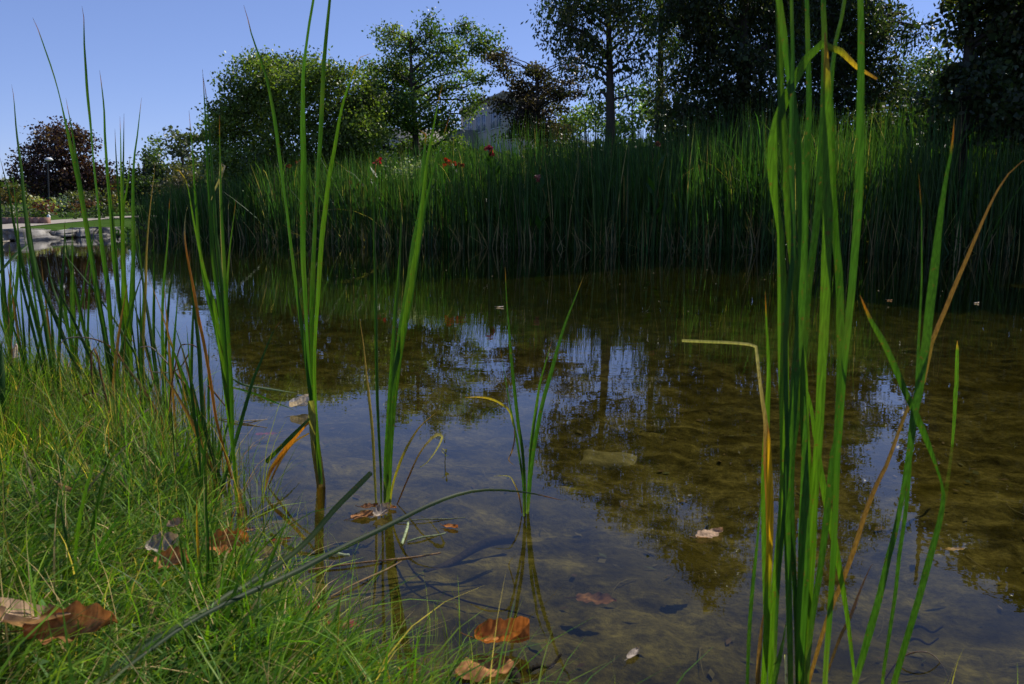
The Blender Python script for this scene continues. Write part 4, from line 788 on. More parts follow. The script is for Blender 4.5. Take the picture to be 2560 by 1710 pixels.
# ------------------------------------------------------------------ trees
def tree(name, label, Y, trunk, blobs, leaf, cols, cat='tree', group=None, dens=2.2, clump=.36, droop=0., flat=.7, bark_r=.12, top=None, lean=(0, 0), cl=45, zb=None, limbs=True, shell=.45, mat=None, fill=0., seed=0):
    r = np.random.default_rng(seed+int(abs(trunk[0])))
    base = P(trunk[0], trunk[1], Y)
    gz = float(height(base[0:1], base[1:2])[0]); base[2] = gz-.1
    root = empty(name, base, label, cat, group)
    cens, rads, ns = [], [], []
    for bl in blobs:
        x, y, rx, ry = bl[:4]; dY = bl[4] if len(bl) > 4 and bl[4] is not None else r.uniform(-1, 1); k = bl[5] if len(bl) > 5 else 1.
        ref = y > 855
        c = R(x, y, Y+dY) if ref else P(x, y, Y+dY)
        q = np.linalg.norm(c-np.array((0, 0, CH)))/F*.97
        cens.append(c); rads.append(1.1*np.array((rx*q, max(rx, ry)*q*.85, ry*q)))
        la = leaf*leaf*.5/(q*q)
        ns.append(int(2.7*dens*k*math.pi*rx*ry/la*.8))
    cens = np.array(cens); zt = (cens[:, 2]+np.array(rads)[:, 2]*.5).max()*.93+gz*.07
    # trunk
    tb = MB(); m = 9; tt = np.linspace(0, 1, m)
    tp = base[None]+np.stack([lean[0]*tt+.06*np.sin(tt*5+seed), lean[1]*tt, (zt-gz)*tt], -1)
    tube(tb, tp, bark_r*(1-.82*tt)+bark_r*.5*np.exp(-tt*18), 8)
    LV = []; LC = []; cols = np.array(cols)
    for c, rd, n in zip(cens, rads, ns):
        nc = max(2, n//int(cl*1.9))
        u = unit(r.normal(size=(nc, 3)))*(r.uniform(0, 1, (nc, 1))**shell)
        cc = c+u*rd
        if limbs:
            zz = max(gz+.4, min(c[2]-.35*np.hypot(c[0]-base[0], c[1]-base[1]), zt*.95))
            f = (zz-gz)/(zt-gz); a = base+np.array((lean[0]*f, lean[1]*f, zz-base[2]))
            tt2 = np.linspace(0, 1, 7)[:, None]; bow = np.array((0, 0, .12*np.linalg.norm(c-a)))
            ln = a+(c-a)*tt2+bow*np.sin(tt2*np.pi)+r.normal(size=(7, 3))*.03*np.linalg.norm(c-a)*np.sin(tt2*np.pi)
            r0 = bark_r*(1-.75*f)*.45
            tube(tb, ln, np.linspace(r0, r0*.35, 7), 5)
            for k in range(min(nc, 16)):
                g = r.uniform(.45, 1); st = a+(c-a)*g+bow*math.sin(g*math.pi); e = cc[r.integers(nc)]
                md = (st+e)/2+r.normal(size=3)*.08+np.array((0, 0, .06))
                tube(tb, [st, md, e], [r0*.32, r0*.2, .006], 4, cap=False)
        cid = r.integers(0, nc, n); off = r.normal(size=(n, 3))*clump*np.array((1, 1, flat))*.72
        if droop: off[:, 2] -= np.abs(r.normal(0, droop, n))
        p = cc[cid]+off
        ax = unit(r.normal(size=(n, 3))+np.array((0, 0, -1.6 if droop else -.35)))
        nr = unit(np.cross(ax, r.normal(size=(n, 3)))); sdv = unit(np.cross(ax, nr))
        sz = leaf*r.uniform(.6, 1.25, (n, 1)); wd = sz*(.22 if droop else .36)
        LV.append(np.stack([p, p+ax*sz*.5+sdv*wd, p+ax*sz, p+ax*sz*.5-sdv*wd+nr*wd*.3], 1).reshape(-1, 3))
        nf = int(n*fill)
        if nf:
            u2 = unit(r.normal(size=(nf, 3)))*(r.uniform(0, 1, (nf, 1))**.5)*.85; q2 = c+u2*rd; a2 = unit(r.normal(size=(nf, 3))); s2 = unit(np.cross(a2, r.normal(size=(nf, 3)))); z2 = leaf*r.uniform(1.2, 2.2, (nf, 1))
            LV.append(np.stack([q2, q2+a2*z2*.5+s2*z2*.36, q2+a2*z2, q2+a2*z2*.5-s2*z2*.36], 1).reshape(-1, 3)); f2 = cols[r.integers(0, len(cols), nf)]*(1+.2*r.normal(size=(nf, 1))); LC.append(np.repeat(np.clip(f2, .004, .8), 4, 0))
        ccol = cols[r.integers(0, len(cols), nc)]*(1+.2*r.normal(size=(nc, 1)))
        lc = np.clip(ccol[cid]*(1+.22*r.normal(size=(n, 1))), .004, .8); LC.append(np.repeat(lc, 4, 0))
    V = np.concatenate(LV); C = np.concatenate(LC)
    tb.build('trunk', M_bark, root, smooth=True)
    mesh('crown', V, np.arange(len(V)).reshape(-1, 4), mat or M_tree, root, C)
    return root
GD = [(.10, .155, .030), (.13, .18, .038), (.078, .125, .026), (.16, .20, .045)]
OAK = [(.085, .14, .028), (.115, .17, .036), (.065, .115, .024), (.15, .19, .045)]
PUR = [(.050, .022, .030), (.066, .028, .032), (.038, .018, .024), (.075, .042, .03)]
BEE = [(.055, .038, .030), (.070, .050, .028), (.045, .030, .028), (.062, .062, .024)]
CYP = [(.045, .078, .020), (.060, .085, .024), (.075, .075, .024), (.038, .064, .02)]
CON = [(.036, .058, .020), (.048, .068, .022), (.066, .066, .022), (.030, .048, .018)]
FAR = [(.10, .145, .035), (.12, .16, .04), (.085, .125, .03)]
GT = 'trees behind the far shore'
tree('crabapple_tree', 'broad rounded dark green tree, widest crown above the reeds', 25, (700, 470), [
    (600, 250, 55, 55), (650, 205, 60, 50), (720, 180, 60, 35), (625, 170, 25, 22), (680, 155, 40, 18), (780, 190, 50, 30), (760, 240, 110, 70), (850, 210, 60, 45), (900, 260, 50, 70), (570, 330, 50, 60), (650, 320, 80, 80), (760, 330, 110, 80), (860, 340, 80, 70), (560, 280, 30, 25), (620, 410, 80, 45), (720, 420, 110, 40), (840, 410, 80, 40), (550, 400, 40, 45),
    (900, 330, 60, 50), (930, 270, 40, 40), (880, 400, 70, 36), (540, 350, 30, 50), (700, 165, 15, 12), (758, 150, 5, 22, 0, .7), (640, 145, 16, 10), (548, 245, 5, 12, 0, .7), (795, 150, 5, 20, 0, .6)], .092, GD+[(.13, .16, .04)], group=GT, fill=.05, dens=2.7, clump=.28, cl=34, shell=.36, bark_r=.16)
tree('oak_tree', 'taller open green tree with bare curving limbs against the sky', 27, (1037, 420), [
    (1068, 62, 20, 24, 0), (1075, 85, 28, 18), (965, 82, 28, 20), (1005, 90, 20, 20), (955, 105, 16, 12), (1030, 130, 45, 30), (985, 165, 45, 35), (1100, 110, 35, 28), (1165, 85, 34, 22), (1200, 105, 38, 24), (1145, 130, 30, 26), (1090, 165, 50, 30), (940, 180, 30, 26), (960, 225, 45, 40), (1035, 215, 60, 40), (1110, 225, 40, 30), (1175, 180, 28, 18), (1220, 140, 26, 22), (1205, 205, 28, 16), (1160, 250, 40, 24), (1165, 285, 22, 14), (1050, 290, 70, 45), (965, 300, 50, 50), (1110, 310, 36, 35), (1150, 350, 24, 18), (1010, 370, 60, 40), (1090, 370, 60, 30), (930, 370, 40, 40), (925, 235, 40, 36), (935, 300, 44, 44), (900, 280, 36, 36), (1000, 260, 50, 40)],
    .10, OAK, group=GT, dens=2.7, clump=.25, cl=42, bark_r=.17)
tree('copper_beech', 'purple leaved tree with layered branches beside the building', 26, (1345, 420), [
    (1240, 140, 24, 22, 0, .7), (1262, 165, 26, 16), (1285, 185, 22, 16), (1318, 178, 32, 20), (1345, 195, 30, 20), (1295, 210, 40, 18), (1360, 220, 45, 18), (1405, 205, 20, 18), (1425, 172, 26, 20), (1440, 152, 18, 16, 0, .7), (1445, 190, 20, 12), (1320, 240, 60, 22), (1255, 255, 40, 14, 0, .7), (1390, 248, 40, 14), (1445, 240, 30, 9), (1460, 230, 14, 6), (1320, 275, 50, 26), (1365, 280, 50, 22), (1260, 285, 30, 10, 0, .6), (1330, 315, 60, 26), (1340, 350, 45, 26), (1420, 270, 22, 10), (1232, 150, 14, 14, 0, .9), (1250, 152, 16, 12, 0, .9), (1275, 270, 40, 12), (1290, 240, 40, 14), (1405, 232, 40, 12), (1452, 160, 14, 14, 0, .9), (1350, 175, 18, 12), (1300, 330, 50, 30), (1370, 330, 50, 30)],
    .09, BEE, group=GT, dens=2.6, clump=.24, flat=.45, cl=34, bark_r=.14)
tree('shrub_tree', 'yellow green bush catching the sun beneath the copper beech', 28, (1415, 400), [(1400, 300, 40, 28), (1360, 335, 30, 18), (1430, 330, 36, 28), (1385, 360, 60, 26)], .13, FAR+[(.15, .13, .03)], group=GT, dens=1.7, clump=.3, bark_r=.06)
tree('cypress_tree', 'tall tree with straight bare lower trunk and hanging leaf tufts', 20.5, (1519, 400), [
    (1362, 18, 22, 22, .5, .8), (1385, 60, 28, 24), (1420, 30, 40, 34), (1430, 85, 34, 26), (1470, 20, 44, 44), (1475, 90, 40, 34), (1395, 100, 18, 18, 0, .7), (1455, 125, 24, 16, 0, .7), (1560, 30, 50, 44), (1570, 100, 50, 34), (1610, 60, 40, 50), (1600, 150, 36, 24), (1480, 195, 26, 18), (1495, 235, 26, 24), (1565, 175, 30, 14), (1480, 160, 16, 10, 0, .6), (1560, 245, 40, 14, 0, .6), (1440, 160, 10, 10, 0, .6), (1420, -60, 60, 50), (1560, -70, 90, 50),
    (1440, 1060, 60, 42, 0), (1405, 1140, 42, 50, 0), (1500, 1140, 70, 60), (1570, 1200, 70, 60), (1470, 1225, 55, 40), (1540, 1280, 60, 40), (1430, 1190, 30, 25)], .11, CYP, group=GT, fill=.03, dens=2.3, clump=.20, droop=.22, cl=40, bark_r=.17, flat=1., mat=None, top=10.5)
tree('cypress_tree', 'second slim straight trunk standing just behind the first tall one', 23.5, (1641, 400), [
    (1660, 50, 50, 70), (1690, 140, 50, 50), (1625, 165, 26, 30), (1660, 215, 44, 30), (1630, 250, 30, 26), (1700, -50, 80, 60),
    (1600, 1290, 70, 50), (1660, 1340, 70, 50), (1640, 1200, 80, 60)], .11, CYP, group=GT, dens=2.4, clump=.22, droop=.22, cl=40, bark_r=.14, flat=1., top=12.2)
tree('conifer_tree', 'dark dense conifer filling the sky between the trunks and near blades', 22, (1840, 400), [
    (1740, 30, 70, 70), (1780, 120, 90, 60), (1720, 190, 60, 50), (1850, 60, 90, 80), (1860, 170, 100, 60), (1780, 240, 90, 45), (1900, 250, 110, 45), (1700, 270, 60, 30), (1840, -60, 110, 60), (1950, 10, 80, 70), (1960, 120, 70, 60),
    (1680, 1130, 90, 60), (1760, 1200, 100, 70), (1860, 1230, 80, 70), (1820, 1320, 80, 60), (1760, 1380, 50, 40), (1720, 1390, 60, 50, 0), (1765, 1450, 38, 40, 0), (1768, 1515, 13, 30, 0), (1818, 1420, 36, 40), (1815, 1475, 14, 25, 0)], .11, CON, group=GT, fill=.07, dens=3.3, clump=.26, droop=.15, cl=42, bark_r=.2, flat=1., top=11.3)
tree('conifer_tree', 'dark conifer whose one long branch reaches into the bright sky gap', 25, (2050, 400), [
    (1990, 30, 90, 70), (2070, 80, 90, 70), (2020, 160, 100, 60), (2130, 30, 80, 50), (2160, 100, 60, 50), (2120, 170, 80, 50), (2060, 240, 110, 50), (2190, 200, 50, 50), (2215, 30, 40, 30), (2205, 90, 34, 24), (2262, 36, 40, 6, 0, .7), (2285, 62, 26, 14, 0, .9), (2318, 58, 22, 16, 0, .8), (2265, 95, 20, 20, 0, .8), (2270, 78, 40, 6, 0, .6), (2100, -60, 120, 60), (1980, 290, 110, 26), (2190, 265, 60, 44), (2235, 235, 26, 30, 0, .8), (2225, 150, 30, 26, 0, .7),
    (1950, 1120, 90, 60), (2060, 1150, 80, 60), (2040, 1250, 100, 60), (2130, 1270, 70, 40), (2180, 1330, 44, 22, 0, .7), (2090, 1360, 70, 50), (2110, 1440, 34, 24, 0, .7), (2072, 1460, 36, 30), (2070, 1505, 14, 26, 0)], .115, CON, group=GT, fill=.06, dens=3.1, clump=.26, droop=.18, cl=42, bark_r=.2, flat=1., top=12.8)
tree('maple_tree', 'dark broadleaf tree overhanging the top corner of the photo', 17.5, (2392, 400), [
    (2400, 30, 34, 30, 0, .8), (2385, 70, 26, 20, 0, .8), (2460, 70, 44, 40), (2420, 105, 30, 18, 0, .8), (2490, 10, 60, 40), (2540, 80, 50, 44), (2500, 150, 60, 40), (2570, 180, 70, 60), (2440, 170, 50, 34), (2480, 230, 70, 44), (2560, 270, 80, 50), (2430, 260, 50, 40), (2350, 250, 36, 46, 0, .8), (2375, 190, 34, 40, 0, .9), (2365, 310, 50, 36), (2640, 120, 100, 120), (2500, 310, 80, 30), (2520, -60, 90, 50), (2420, -40, 40, 34), (2650, 300, 90, 60),
    (2390, 1060, 60, 34, 0, .7), (2480, 1090, 70, 50), (2350, 1190, 46, 40, 0, .8), (2430, 1180, 60, 50), (2540, 1180, 70, 60), (2350, 1290, 46, 44), (2420, 1290, 70, 44), (2500, 1310, 70, 50), (2350, 1360, 24, 18, 0, .8), (2440, 1400, 50, 34), (2530, 1430, 60, 50), (2600, 1400, 90, 80), (2590, 1490, 50, 40), (2690, 1450, 120, 100)], .13, CON+[(.034, .05, .02)], group=GT, fill=.06, dens=3.0, clump=.24, cl=34, bark_r=.17, top=9.)
tree('background_tree', 'yellow green far tree seen through the bright sky gap', 42, (2290, 380), [(2275, 165, 30, 26), (2300, 205, 44, 36), (2262, 225, 34, 40), (2330, 245, 40, 34), (2290, 280, 60, 40)], .16, [(.055, .085, .024), (.075, .11, .03)], group=GT, dens=2.6, clump=.5, bark_r=.15)
tree('background_tree', 'feathery green far tree just beside the dark maple', 36, (2350, 380), [(2340, 130, 16, 22, 0, .7), (2345, 170, 34, 30), (2365, 220, 44, 40), (2390, 280, 60, 40)], .15, [(.045, .075, .024), (.055, .09, .026)], group=GT, dens=2.4, clump=.4, bark_r=.12)
tree('background_tree', 'small sunlit far tree at the foot of the bare trunk', 50, (1465, 380), [(1460, 285, 34, 22), (1440, 305, 34, 20), (1490, 310, 50, 24), (1420, 330, 50, 20)], .22, FAR, group=GT, dens=1.8, clump=.5, bark_r=.12)
tree('background_tree', 'green far tree between the two straight trunks', 45, (1580, 380), [(1560, 235, 34, 16), (1590, 250, 44, 24), (1560, 280, 60, 26), (1620, 290, 50, 26), (1550, 320, 80, 22)], .22, [(.08, .125, .035), (.065, .105, .03)], group=GT, dens=2., clump=.5, bark_r=.12)
for i, (x, y, rx, ry, Y) in enumerate([(1700, 310, 90, 50, 24), (1850, 310, 100, 54, 23), (2010, 310, 100, 56, 24), (2200, 310, 110, 56, 23), (2490, 310, 150, 60, 21.5)]):
    tree('understory_shrub', ['dark shrub behind the reeds under the slim trunk', 'dark shrub at the foot of the dense conifer', 'dark shrub between the two conifers behind the reeds', 'dark shrub below the sky gap behind the reeds', 'dark shrub under the overhanging maple'][i], Y, (x, 420), [(x, y, rx, ry), (x-rx*.5, y+26, rx*.7, ry*.8), (x+rx*.5, y+26, rx*.7, ry*.8)], .13, CON, cat='shrub', group='shrubs behind the reeds', dens=3., clump=.3, bark_r=.05)
tree('added_shade_tree', 'unseen tall dark tree added beside the maple to cast shade', 20, (2760, 420), [(2760, 100, 160, 150), (2700, -150, 140, 120), (2860, 200, 150, 130), (2900, -60, 160, 150)], .16, CON, dens=1.6, clump=.3, bark_r=.2)  # this and the next: unseen trees added to shade reeds and water
tree('added_shade_tree', 'unseen tall dark tree added behind the overhanging maple to cast shade', 27, (2620, 420), [(2620, 60, 120, 110), (2600, -160, 120, 110), (2700, 150, 120, 110)], .16, CON, dens=1.6, clump=.3, bark_r=.2)
tree('purple_maple', 'round dark purple tree standing alone on the far lawn', 44, (163, 540), [
    (150, 330, 34, 22), (120, 350, 34, 28), (180, 345, 40, 28), (210, 370, 24, 26, 0, .9), (95, 390, 34, 34), (150, 390, 60, 40), (205, 410, 40, 34), (80, 440, 34, 34), (130, 450, 60, 36), (190, 455, 60, 34), (235, 430, 26, 30), (255, 455, 26, 30), (275, 420, 14, 14, 0, .9), (50, 447, 14, 8, 0, .8), (60, 470, 26, 22), (280, 460, 14, 20)], .16, PUR, dens=2.4, clump=.42, cl=32, bark_r=.3, shell=.38)
tree('larch_tree', 'grey green feathery tree beside the broad rounded tree', 40, (465, 520), [(440, 330, 26, 14, 0, .6), (470, 350, 34, 26, 0, .8), (440, 375, 34, 24), (500, 370, 26, 40), (450, 400, 50, 26), (480, 420, 50, 26), (415, 350, 12, 10, 0, .5)], .2, [(.06, .075, .045), (.07, .08, .05), (.05, .065, .04)], dens=1.6, clump=.4, flat=.35, bark_r=.12)
tree('poplar_tree', 'small pale green round topped tree left of the feathery grey tree', 52, (385, 520), [(385, 375, 20, 20), (382, 405, 26, 26), (390, 440, 30, 30)], .22, FAR, dens=2.2, clump=.4, bark_r=.12)
tree('evergreen_tree', 'dark evergreen mass at the end of the path', 46, (370, 530), [(360, 420, 26, 26), (400, 440, 40, 34), (350, 460, 26, 40), (440, 450, 50, 34), (500, 440, 40, 40), (390, 480, 60, 30)], .2, [(.035, .055, .022), (.045, .065, .026)], dens=2.4, clump=.4, bark_r=.15)
tree('brown_shrub', 'brownish shrub in front of the dark evergreen', 34, (450, 520), [(440, 430, 34, 16), (470, 445, 40, 20), (430, 460, 40, 20)], .14, [(.09, .07, .045), (.075, .075, .035)], cat='shrub', dens=2, clump=.3, bark_r=.05)
# shrubs of the flower beds beyond the lawn
SH = [('orange and green shrub at the photo edge beyond the lawn', (12, 485, 22, 24), 36, [(.16, .085, .03), (.07, .10, .03), (.12, .10, .03)]),
      ('olive green shrub beside the orange one', (42, 480, 22, 22), 38, [(.07, .095, .025), (.10, .11, .03)]),
      ('pale straw ornamental grass mound under the lamp', (108, 510, 30, 9), 34, [(.26, .26, .10), (.20, .22, .09)]),
      ('dark red barberry shrub behind the lamp post', (105, 520, 34, 8), 33, [(.10, .03, .025), (.075, .028, .02)]),
      ('blue grey shrub beside the purple tree trunk', (150, 503, 16, 9), 36, [(.10, .13, .12), (.08, .11, .10)]),
      ('reddish shrub right of the purple tree trunk', (205, 513, 34, 13), 35, [(.10, .045, .025), (.08, .06, .03)]),
      ('tan green shrub below the purple crown', (215, 494, 34, 13), 38, [(.11, .10, .05), (.085, .09, .035)]),
      ('low dark green hedge along the flower bed', (205, 532, 44, 9), 32, [(.04, .065, .02), (.05, .08, .022)]),
      ('small green shrub before the dark red barberry', (90, 535, 18, 8), 32, [(.06, .085, .03), (.075, .10, .035)]),
      ('olive shrub at the bend of the path', (255, 505, 24, 24), 36, [(.085, .095, .035), (.07, .08, .03)]),
      ('yellow flowering shrub by the end of the reed bed', (305, 505, 18, 12), 33, [(.20, .16, .03), (.09, .10, .03)]),
      ('lavender grey plants at the photo edge by the path', (30, 532, 40, 7), 32, [(.09, .09, .10), (.08, .10, .06)])]
for lab, (x, y, rx, ry), Y, cc in SH:
    tree('garden_shrub', lab, Y, (x, 540), [(x, y, rx, ry), (x-rx*.45, y+ry*.4, rx*.6, ry*.7), (x+rx*.45, y+ry*.4, rx*.6, ry*.7)], .12, cc, cat='shrub', group='shrubs beyond the lawn', dens=2.2, clump=.22, bark_r=.03)
V_, C_ = [], []
for x in np.arange(-500, 3000, 46):
    Y = rng.uniform(62, 78); yt = np.interp(x, [-500, 300, 600, 1300, 1700, 3000], [478, 470, 440, 395, 360, 350])+rng.uniform(-16, 12)
    c = P(x, yt+35, Y); q = Y/F; n = 900
    u = unit(rng.normal(size=(n, 3)))*rng.uniform(0, 1, (n, 1))**.4*np.array((62*q, 40*q, 55*q)); p = c+u
    p[:, 2] = np.where(p[:, 2] < c[2]-30*q, c[2]-30*q-rng.uniform(0, 3.4, n), p[:, 2])
    ax = unit(rng.normal(size=(n, 3))); sv = unit(np.cross(ax, rng.normal(size=(n, 3)))); sz = rng.uniform(.35, .8, (n, 1))
    V_.append(np.stack([p, p+ax*sz*.5+sv*sz*.4, p+ax*sz, p+ax*sz*.5-sv*sz*.4], 1).reshape(-1, 3))
    cc = np.array(((.06, .09, .028), (.045, .075, .024), (.075, .10, .03))[rng.integers(3)])*(1+.25*rng.normal(size=(n, 1))); C_.append(np.repeat(np.clip(cc, .01, 1), 4, 0))
V_ = np.concatenate(V_); o = mesh('far_woods', V_, np.arange(len(V_)).reshape(-1, 4), M_tree, None, np.concatenate(C_)); tag(o, 'low band of distant woods closing the view behind the reeds', 'woods', kind='stuff')
# leafy water plants at the end of the reed bed
tree('water_dock', 'light green leafy plant where the stone wall meets the reeds', 21.8, (312, 610), [(312, 572, 12, 12), (320, 590, 16, 10), (300, 595, 10, 8), (360, 565, 10, 8)], .11, [(.14, .22, .03), (.11, .18, .03)], cat='plant', dens=1.2, clump=.15, bark_r=.01)
# white flowering shrub and red flowers behind the reeds
tree('white_shrub', 'silvery leaved shrub rising above the reeds beside the red flowers', 20.5, (1015, 520), [(1005, 425, 34, 18), (1030, 410, 20, 12), (980, 430, 20, 12)], .08, [(.16, .20, .13), (.26, .29, .22)], cat='shrub', dens=1.4, clump=.18, bark_r=.02)
def canna(px, Y, label, col, nf=3, spread=9, seed=0):
    r = random.Random(seed); t0 = P(px[0], px[1], Y); b = t0.copy(); b[2] = float(height(b[0:1], b[1:2])[0])-.05
    root = empty('red_canna', b, label, 'flower', 'red flowers above the reeds')
    mb = MB(); tube(mb, [b, (b+t0)/2+np.array((.04, 0, 0)), t0], [.015, .012, .008], 5, GREEN); mb.build('stem', M_bed, root)
    lf = MB()
    for k in range(6):
        p = b+(t0-b)*r.uniform(.3, .85); a = r.uniform(0, 6.28); d = np.array((math.cos(a)*.6, math.sin(a)*.6, .8))*.4; q = np.array((-math.sin(a), math.cos(a), 0))*.07
        lf.add([p, p+d*.5+q, p+d, p+d*.5-q], [[0, 1, 2, 3]], GREEN*.9)
    lf.build('leaf', M_bed, root)
    for k in range(nf):
        fl = MB(); c = t0+np.array((r.uniform(-1, 1)*spread*Y/F, r.uniform(-.1, .1), r.uniform(-1, .6)*spread*Y/F))
        for j in range(9):
            d = np.array((r.gauss(0, 1), r.gauss(0, 1), r.gauss(.4, .8))); d *= r.uniform(.045, .08)/np.linalg.norm(d); q = np.cross(d, (r.gauss(0, 1), r.gauss(0, 1), 1)); q *= .045/np.linalg.norm(q)
            fl.add([c, c+d*.6+q, c+d, c+d*.6-q], [[0, 1, 2, 3]], np.array(col)*.62*(1+.2*r.gauss(0, 1)))
        fl.build('blossom', M_petal, root)
canna((945, 405), 20.5, 'red canna flower above the reeds beside the silvery shrub', (.62, .03, .05), 4, 11, 1)
canna((1125, 408), 19.8, 'orange red canna cluster above the reeds below the oak', (.70, .07, .02), 5, 14, 2)
canna((1150, 416), 19.8, 'small dull red canna just beyond the orange cluster', (.35, .05, .03), 3, 9, 3)
canna((1222, 366), 19.4, 'tallest pink red canna in front of the building', (.65, .05, .09), 5, 11, 4)
canna((1232, 388), 19.2, 'low red canna directly under the tallest one', (.55, .05, .05), 2, 6, 5)
canna((735, 405), 22, 'dark red flower in the shade under the broad rounded tree', (.30, .02, .03), 4, 14, 6)
canna((870, 450), 20.5, 'rusty red seed heads spread low along the reed tops', (.24, .06, .03), 6, 30, 7)
canna((1350, 445), 16.6, 'pinkish flower spike standing in the dark reeds', (.45, .18, .14), 3, 9, 8)
canna((1640, 365), 16.4, 'rust brown seed spike before the second slim trunk', (.26, .09, .04), 3, 12, 9)

# ------------------------------------------------------------------ lawn edge: stones, path, kerb bed, lamp, buildings
wall_pts = np.array([G(x, y) for x, y in [(-420, 622), (-150, 609), (0, 603), (110, 598), (200, 593), (310, 588)]])
wall_pts[:, 2] = 0
root = empty('stone_wall', wall_pts[2]-np.array((0, 0, .1)), 'low wall of rough pale limestone blocks edging the far lawn', 'wall')
wd = np.concatenate([[0], np.cumsum(np.linalg.norm(np.diff(wall_pts, axis=0), axis=1))])
def stone(c, L, D, H, yaw, seed):
    bm = bmesh.new(); bmesh.ops.create_cube(bm, size=1); bmesh.ops.bevel(bm, geom=bm.edges[:], offset=.1, segments=2, affect='EDGES')
    bmesh.ops.subdivide_edges(bm, edges=bm.edges[:], cuts=2, use_grid_fill=True); bmesh.ops.triangulate(bm, faces=bm.faces[:])
    r = random.Random(seed); ph = [r.uniform(0, 6) for _ in range(6)]
    for v in bm.verts:
        x, y, z = v.co; f = 1+.14*math.sin(6*x+ph[0]+3*z)+.12*math.sin(7*y+ph[1]+4*x)+r.gauss(0, .045)
        v.co = Vector((x*L*f, y*D*f, z*H*(1+.14*math.sin(5*x+ph[2]))))
    V = np.array([v.co[:] for v in bm.verts]); bm.verts.index_update(); T = np.array([[v.index for v in f.verts] for f in bm.faces]); bm.free()
    cy, sy = math.cos(yaw), math.sin(yaw); V = V@np.array([[cy, sy, 0], [-sy, cy, 0], [0, 0, 1]])+np.asarray(c); return V, T
s = 0.; k = 0
while s < wd[-1]:
    L = random.uniform(.55, 1.5); m = s+L/2
    c = np.array([np.interp(m, wd, wall_pts[:, i]) for i in range(3)]); e = np.array([np.interp(m+.2, wd, wall_pts[:, i]) for i in range(3)])-c; yaw = math.atan2(e[1], e[0])
    H = random.uniform(.17, .27); c[0] -= .22
    V, T = stone(c+np.array((0, 0, H*.45+.03)), L*.93, .5, H, yaw+random.uniform(-.12, .12), k); mesh('stone_block', V, T, M_stone, root)
    if k % 2 == 0:
        V, T = stone(c+np.array((.36, random.uniform(-.3, .3), .02)), L*.7, .3, .13, yaw, k+99); mesh('stone_block', V, T, M_stone, root)
    s += L; k += 1
def ribbon_sheet(name, px, w0, label, cat, mat, zoff=.02, kind='structure'):
    pts = []
    for x, y in px:
        z = .3
        for _ in range(6): g = G(x, y, z); z = float(height(g[0:1], g[1:2])[0])
        pts.append(g)
    C = catmull(np.array(pts), 60); tan = unit(np.gradient(C, axis=0)); sd = np.cross(tan, (0, 0, 1)); sd = unit(sd)
    rows = []
    for q in np.linspace(-1, 1, 7):
        p = C+sd*w0*.5*q; p[:, 2] = height(p[:, 0], p[:, 1])+zoff; rows.append(p)
    V = np.stack(rows, 1).reshape(-1, 3); i = np.arange(59)[:, None]*7; j = np.arange(6)[None]
    Q = np.stack([i+j, i+j+1, i+7+j+1, i+7+j], -1).reshape(-1, 4)
    o = mesh(name, V, Q, mat); return tag(o, label, cat, kind=kind)
ribbon_sheet('path', [(-300, 588), (-100, 575), (0, 568), (100, 559), (200, 550), (300, 543), (380, 538)], 1.3, 'pale paved path curving across the far lawn', 'path', M_path)
# brick edging of the flower bed
bp_ = [G(x, 556, .33) for x in (-250, -100, 0, 60, 122)]
root = empty('brick_border', bp_[2], 'low reddish brick border along the flower bed beyond the path', 'border'); mbk = MB(); C = catmull(np.array(bp_), 24)
for a, b in zip(C[:-1], C[1:]):
    e = (b-a)/2; n_ = np.cross(e, (0, 0, 1.)); n_ = n_/np.linalg.norm(n_)*.12; box_mb(mbk, (a+b)/2+np.array((0, 0, .03)), e*.985, n_, (0, 0, .13))
mbk.build('brick_course', M_brick, root)
# lamp post
lb = G(124, 540, .35); lt = P(119, 402, lb[1])
root = empty('street_lamp', lb, 'slim dark street lamp with a white dome on the far lawn', 'lamp')
mb = MB(); tube(mb, [lb-np.array((0, 0, .1)), lb+(lt-lb)*.5, lt], [.04, .032, .028], 8); mb.build('pole', M_pole, root, smooth=True)
mb = MB(); zc = lt+np.array((.06, 0, .02)); prof = [(.0, .11), (.08, .10), (.14, .06), (.18, .0), (.15, -.02), (.04, -.05)]
th = np.linspace(0, 2*math.pi, 16, endpoint=False); V = np.array([[zc[0]+r_*math.cos(a), zc[1]+r_*math.sin(a), zc[2]+z_+.02] for r_, z_ in prof for a in th])
i = np.arange(5)[:, None]*16; j = np.arange(16)[None]; kk = (np.arange(16)+1)[None] % 16
mb.add(V, np.stack([i+j, i+kk, i+16+kk, i+16+j], -1).reshape(-1, 4)); mb.build('lamp_dome', M_lamp, root, smooth=True)
mb = MB(); box_mb(mb, lb+np.array((0, 0, .02)), (.14, 0, 0), (0, .14, 0), (0, 0, .06)); mb.build('base', M_pole, root)
mb = MB(); bc = G(122, 546, .35); tube(mb, [bc-np.array((0, 0, .05)), bc+np.array((0, 0, .09)), bc+np.array((0, 0, .15))], [.06, .065, .03], 10); o = mb.build('bollard', M_lamp, smooth=True, origin=bc); tag(o, 'small pale round topped bollard at the foot of the street lamp', 'bollard')
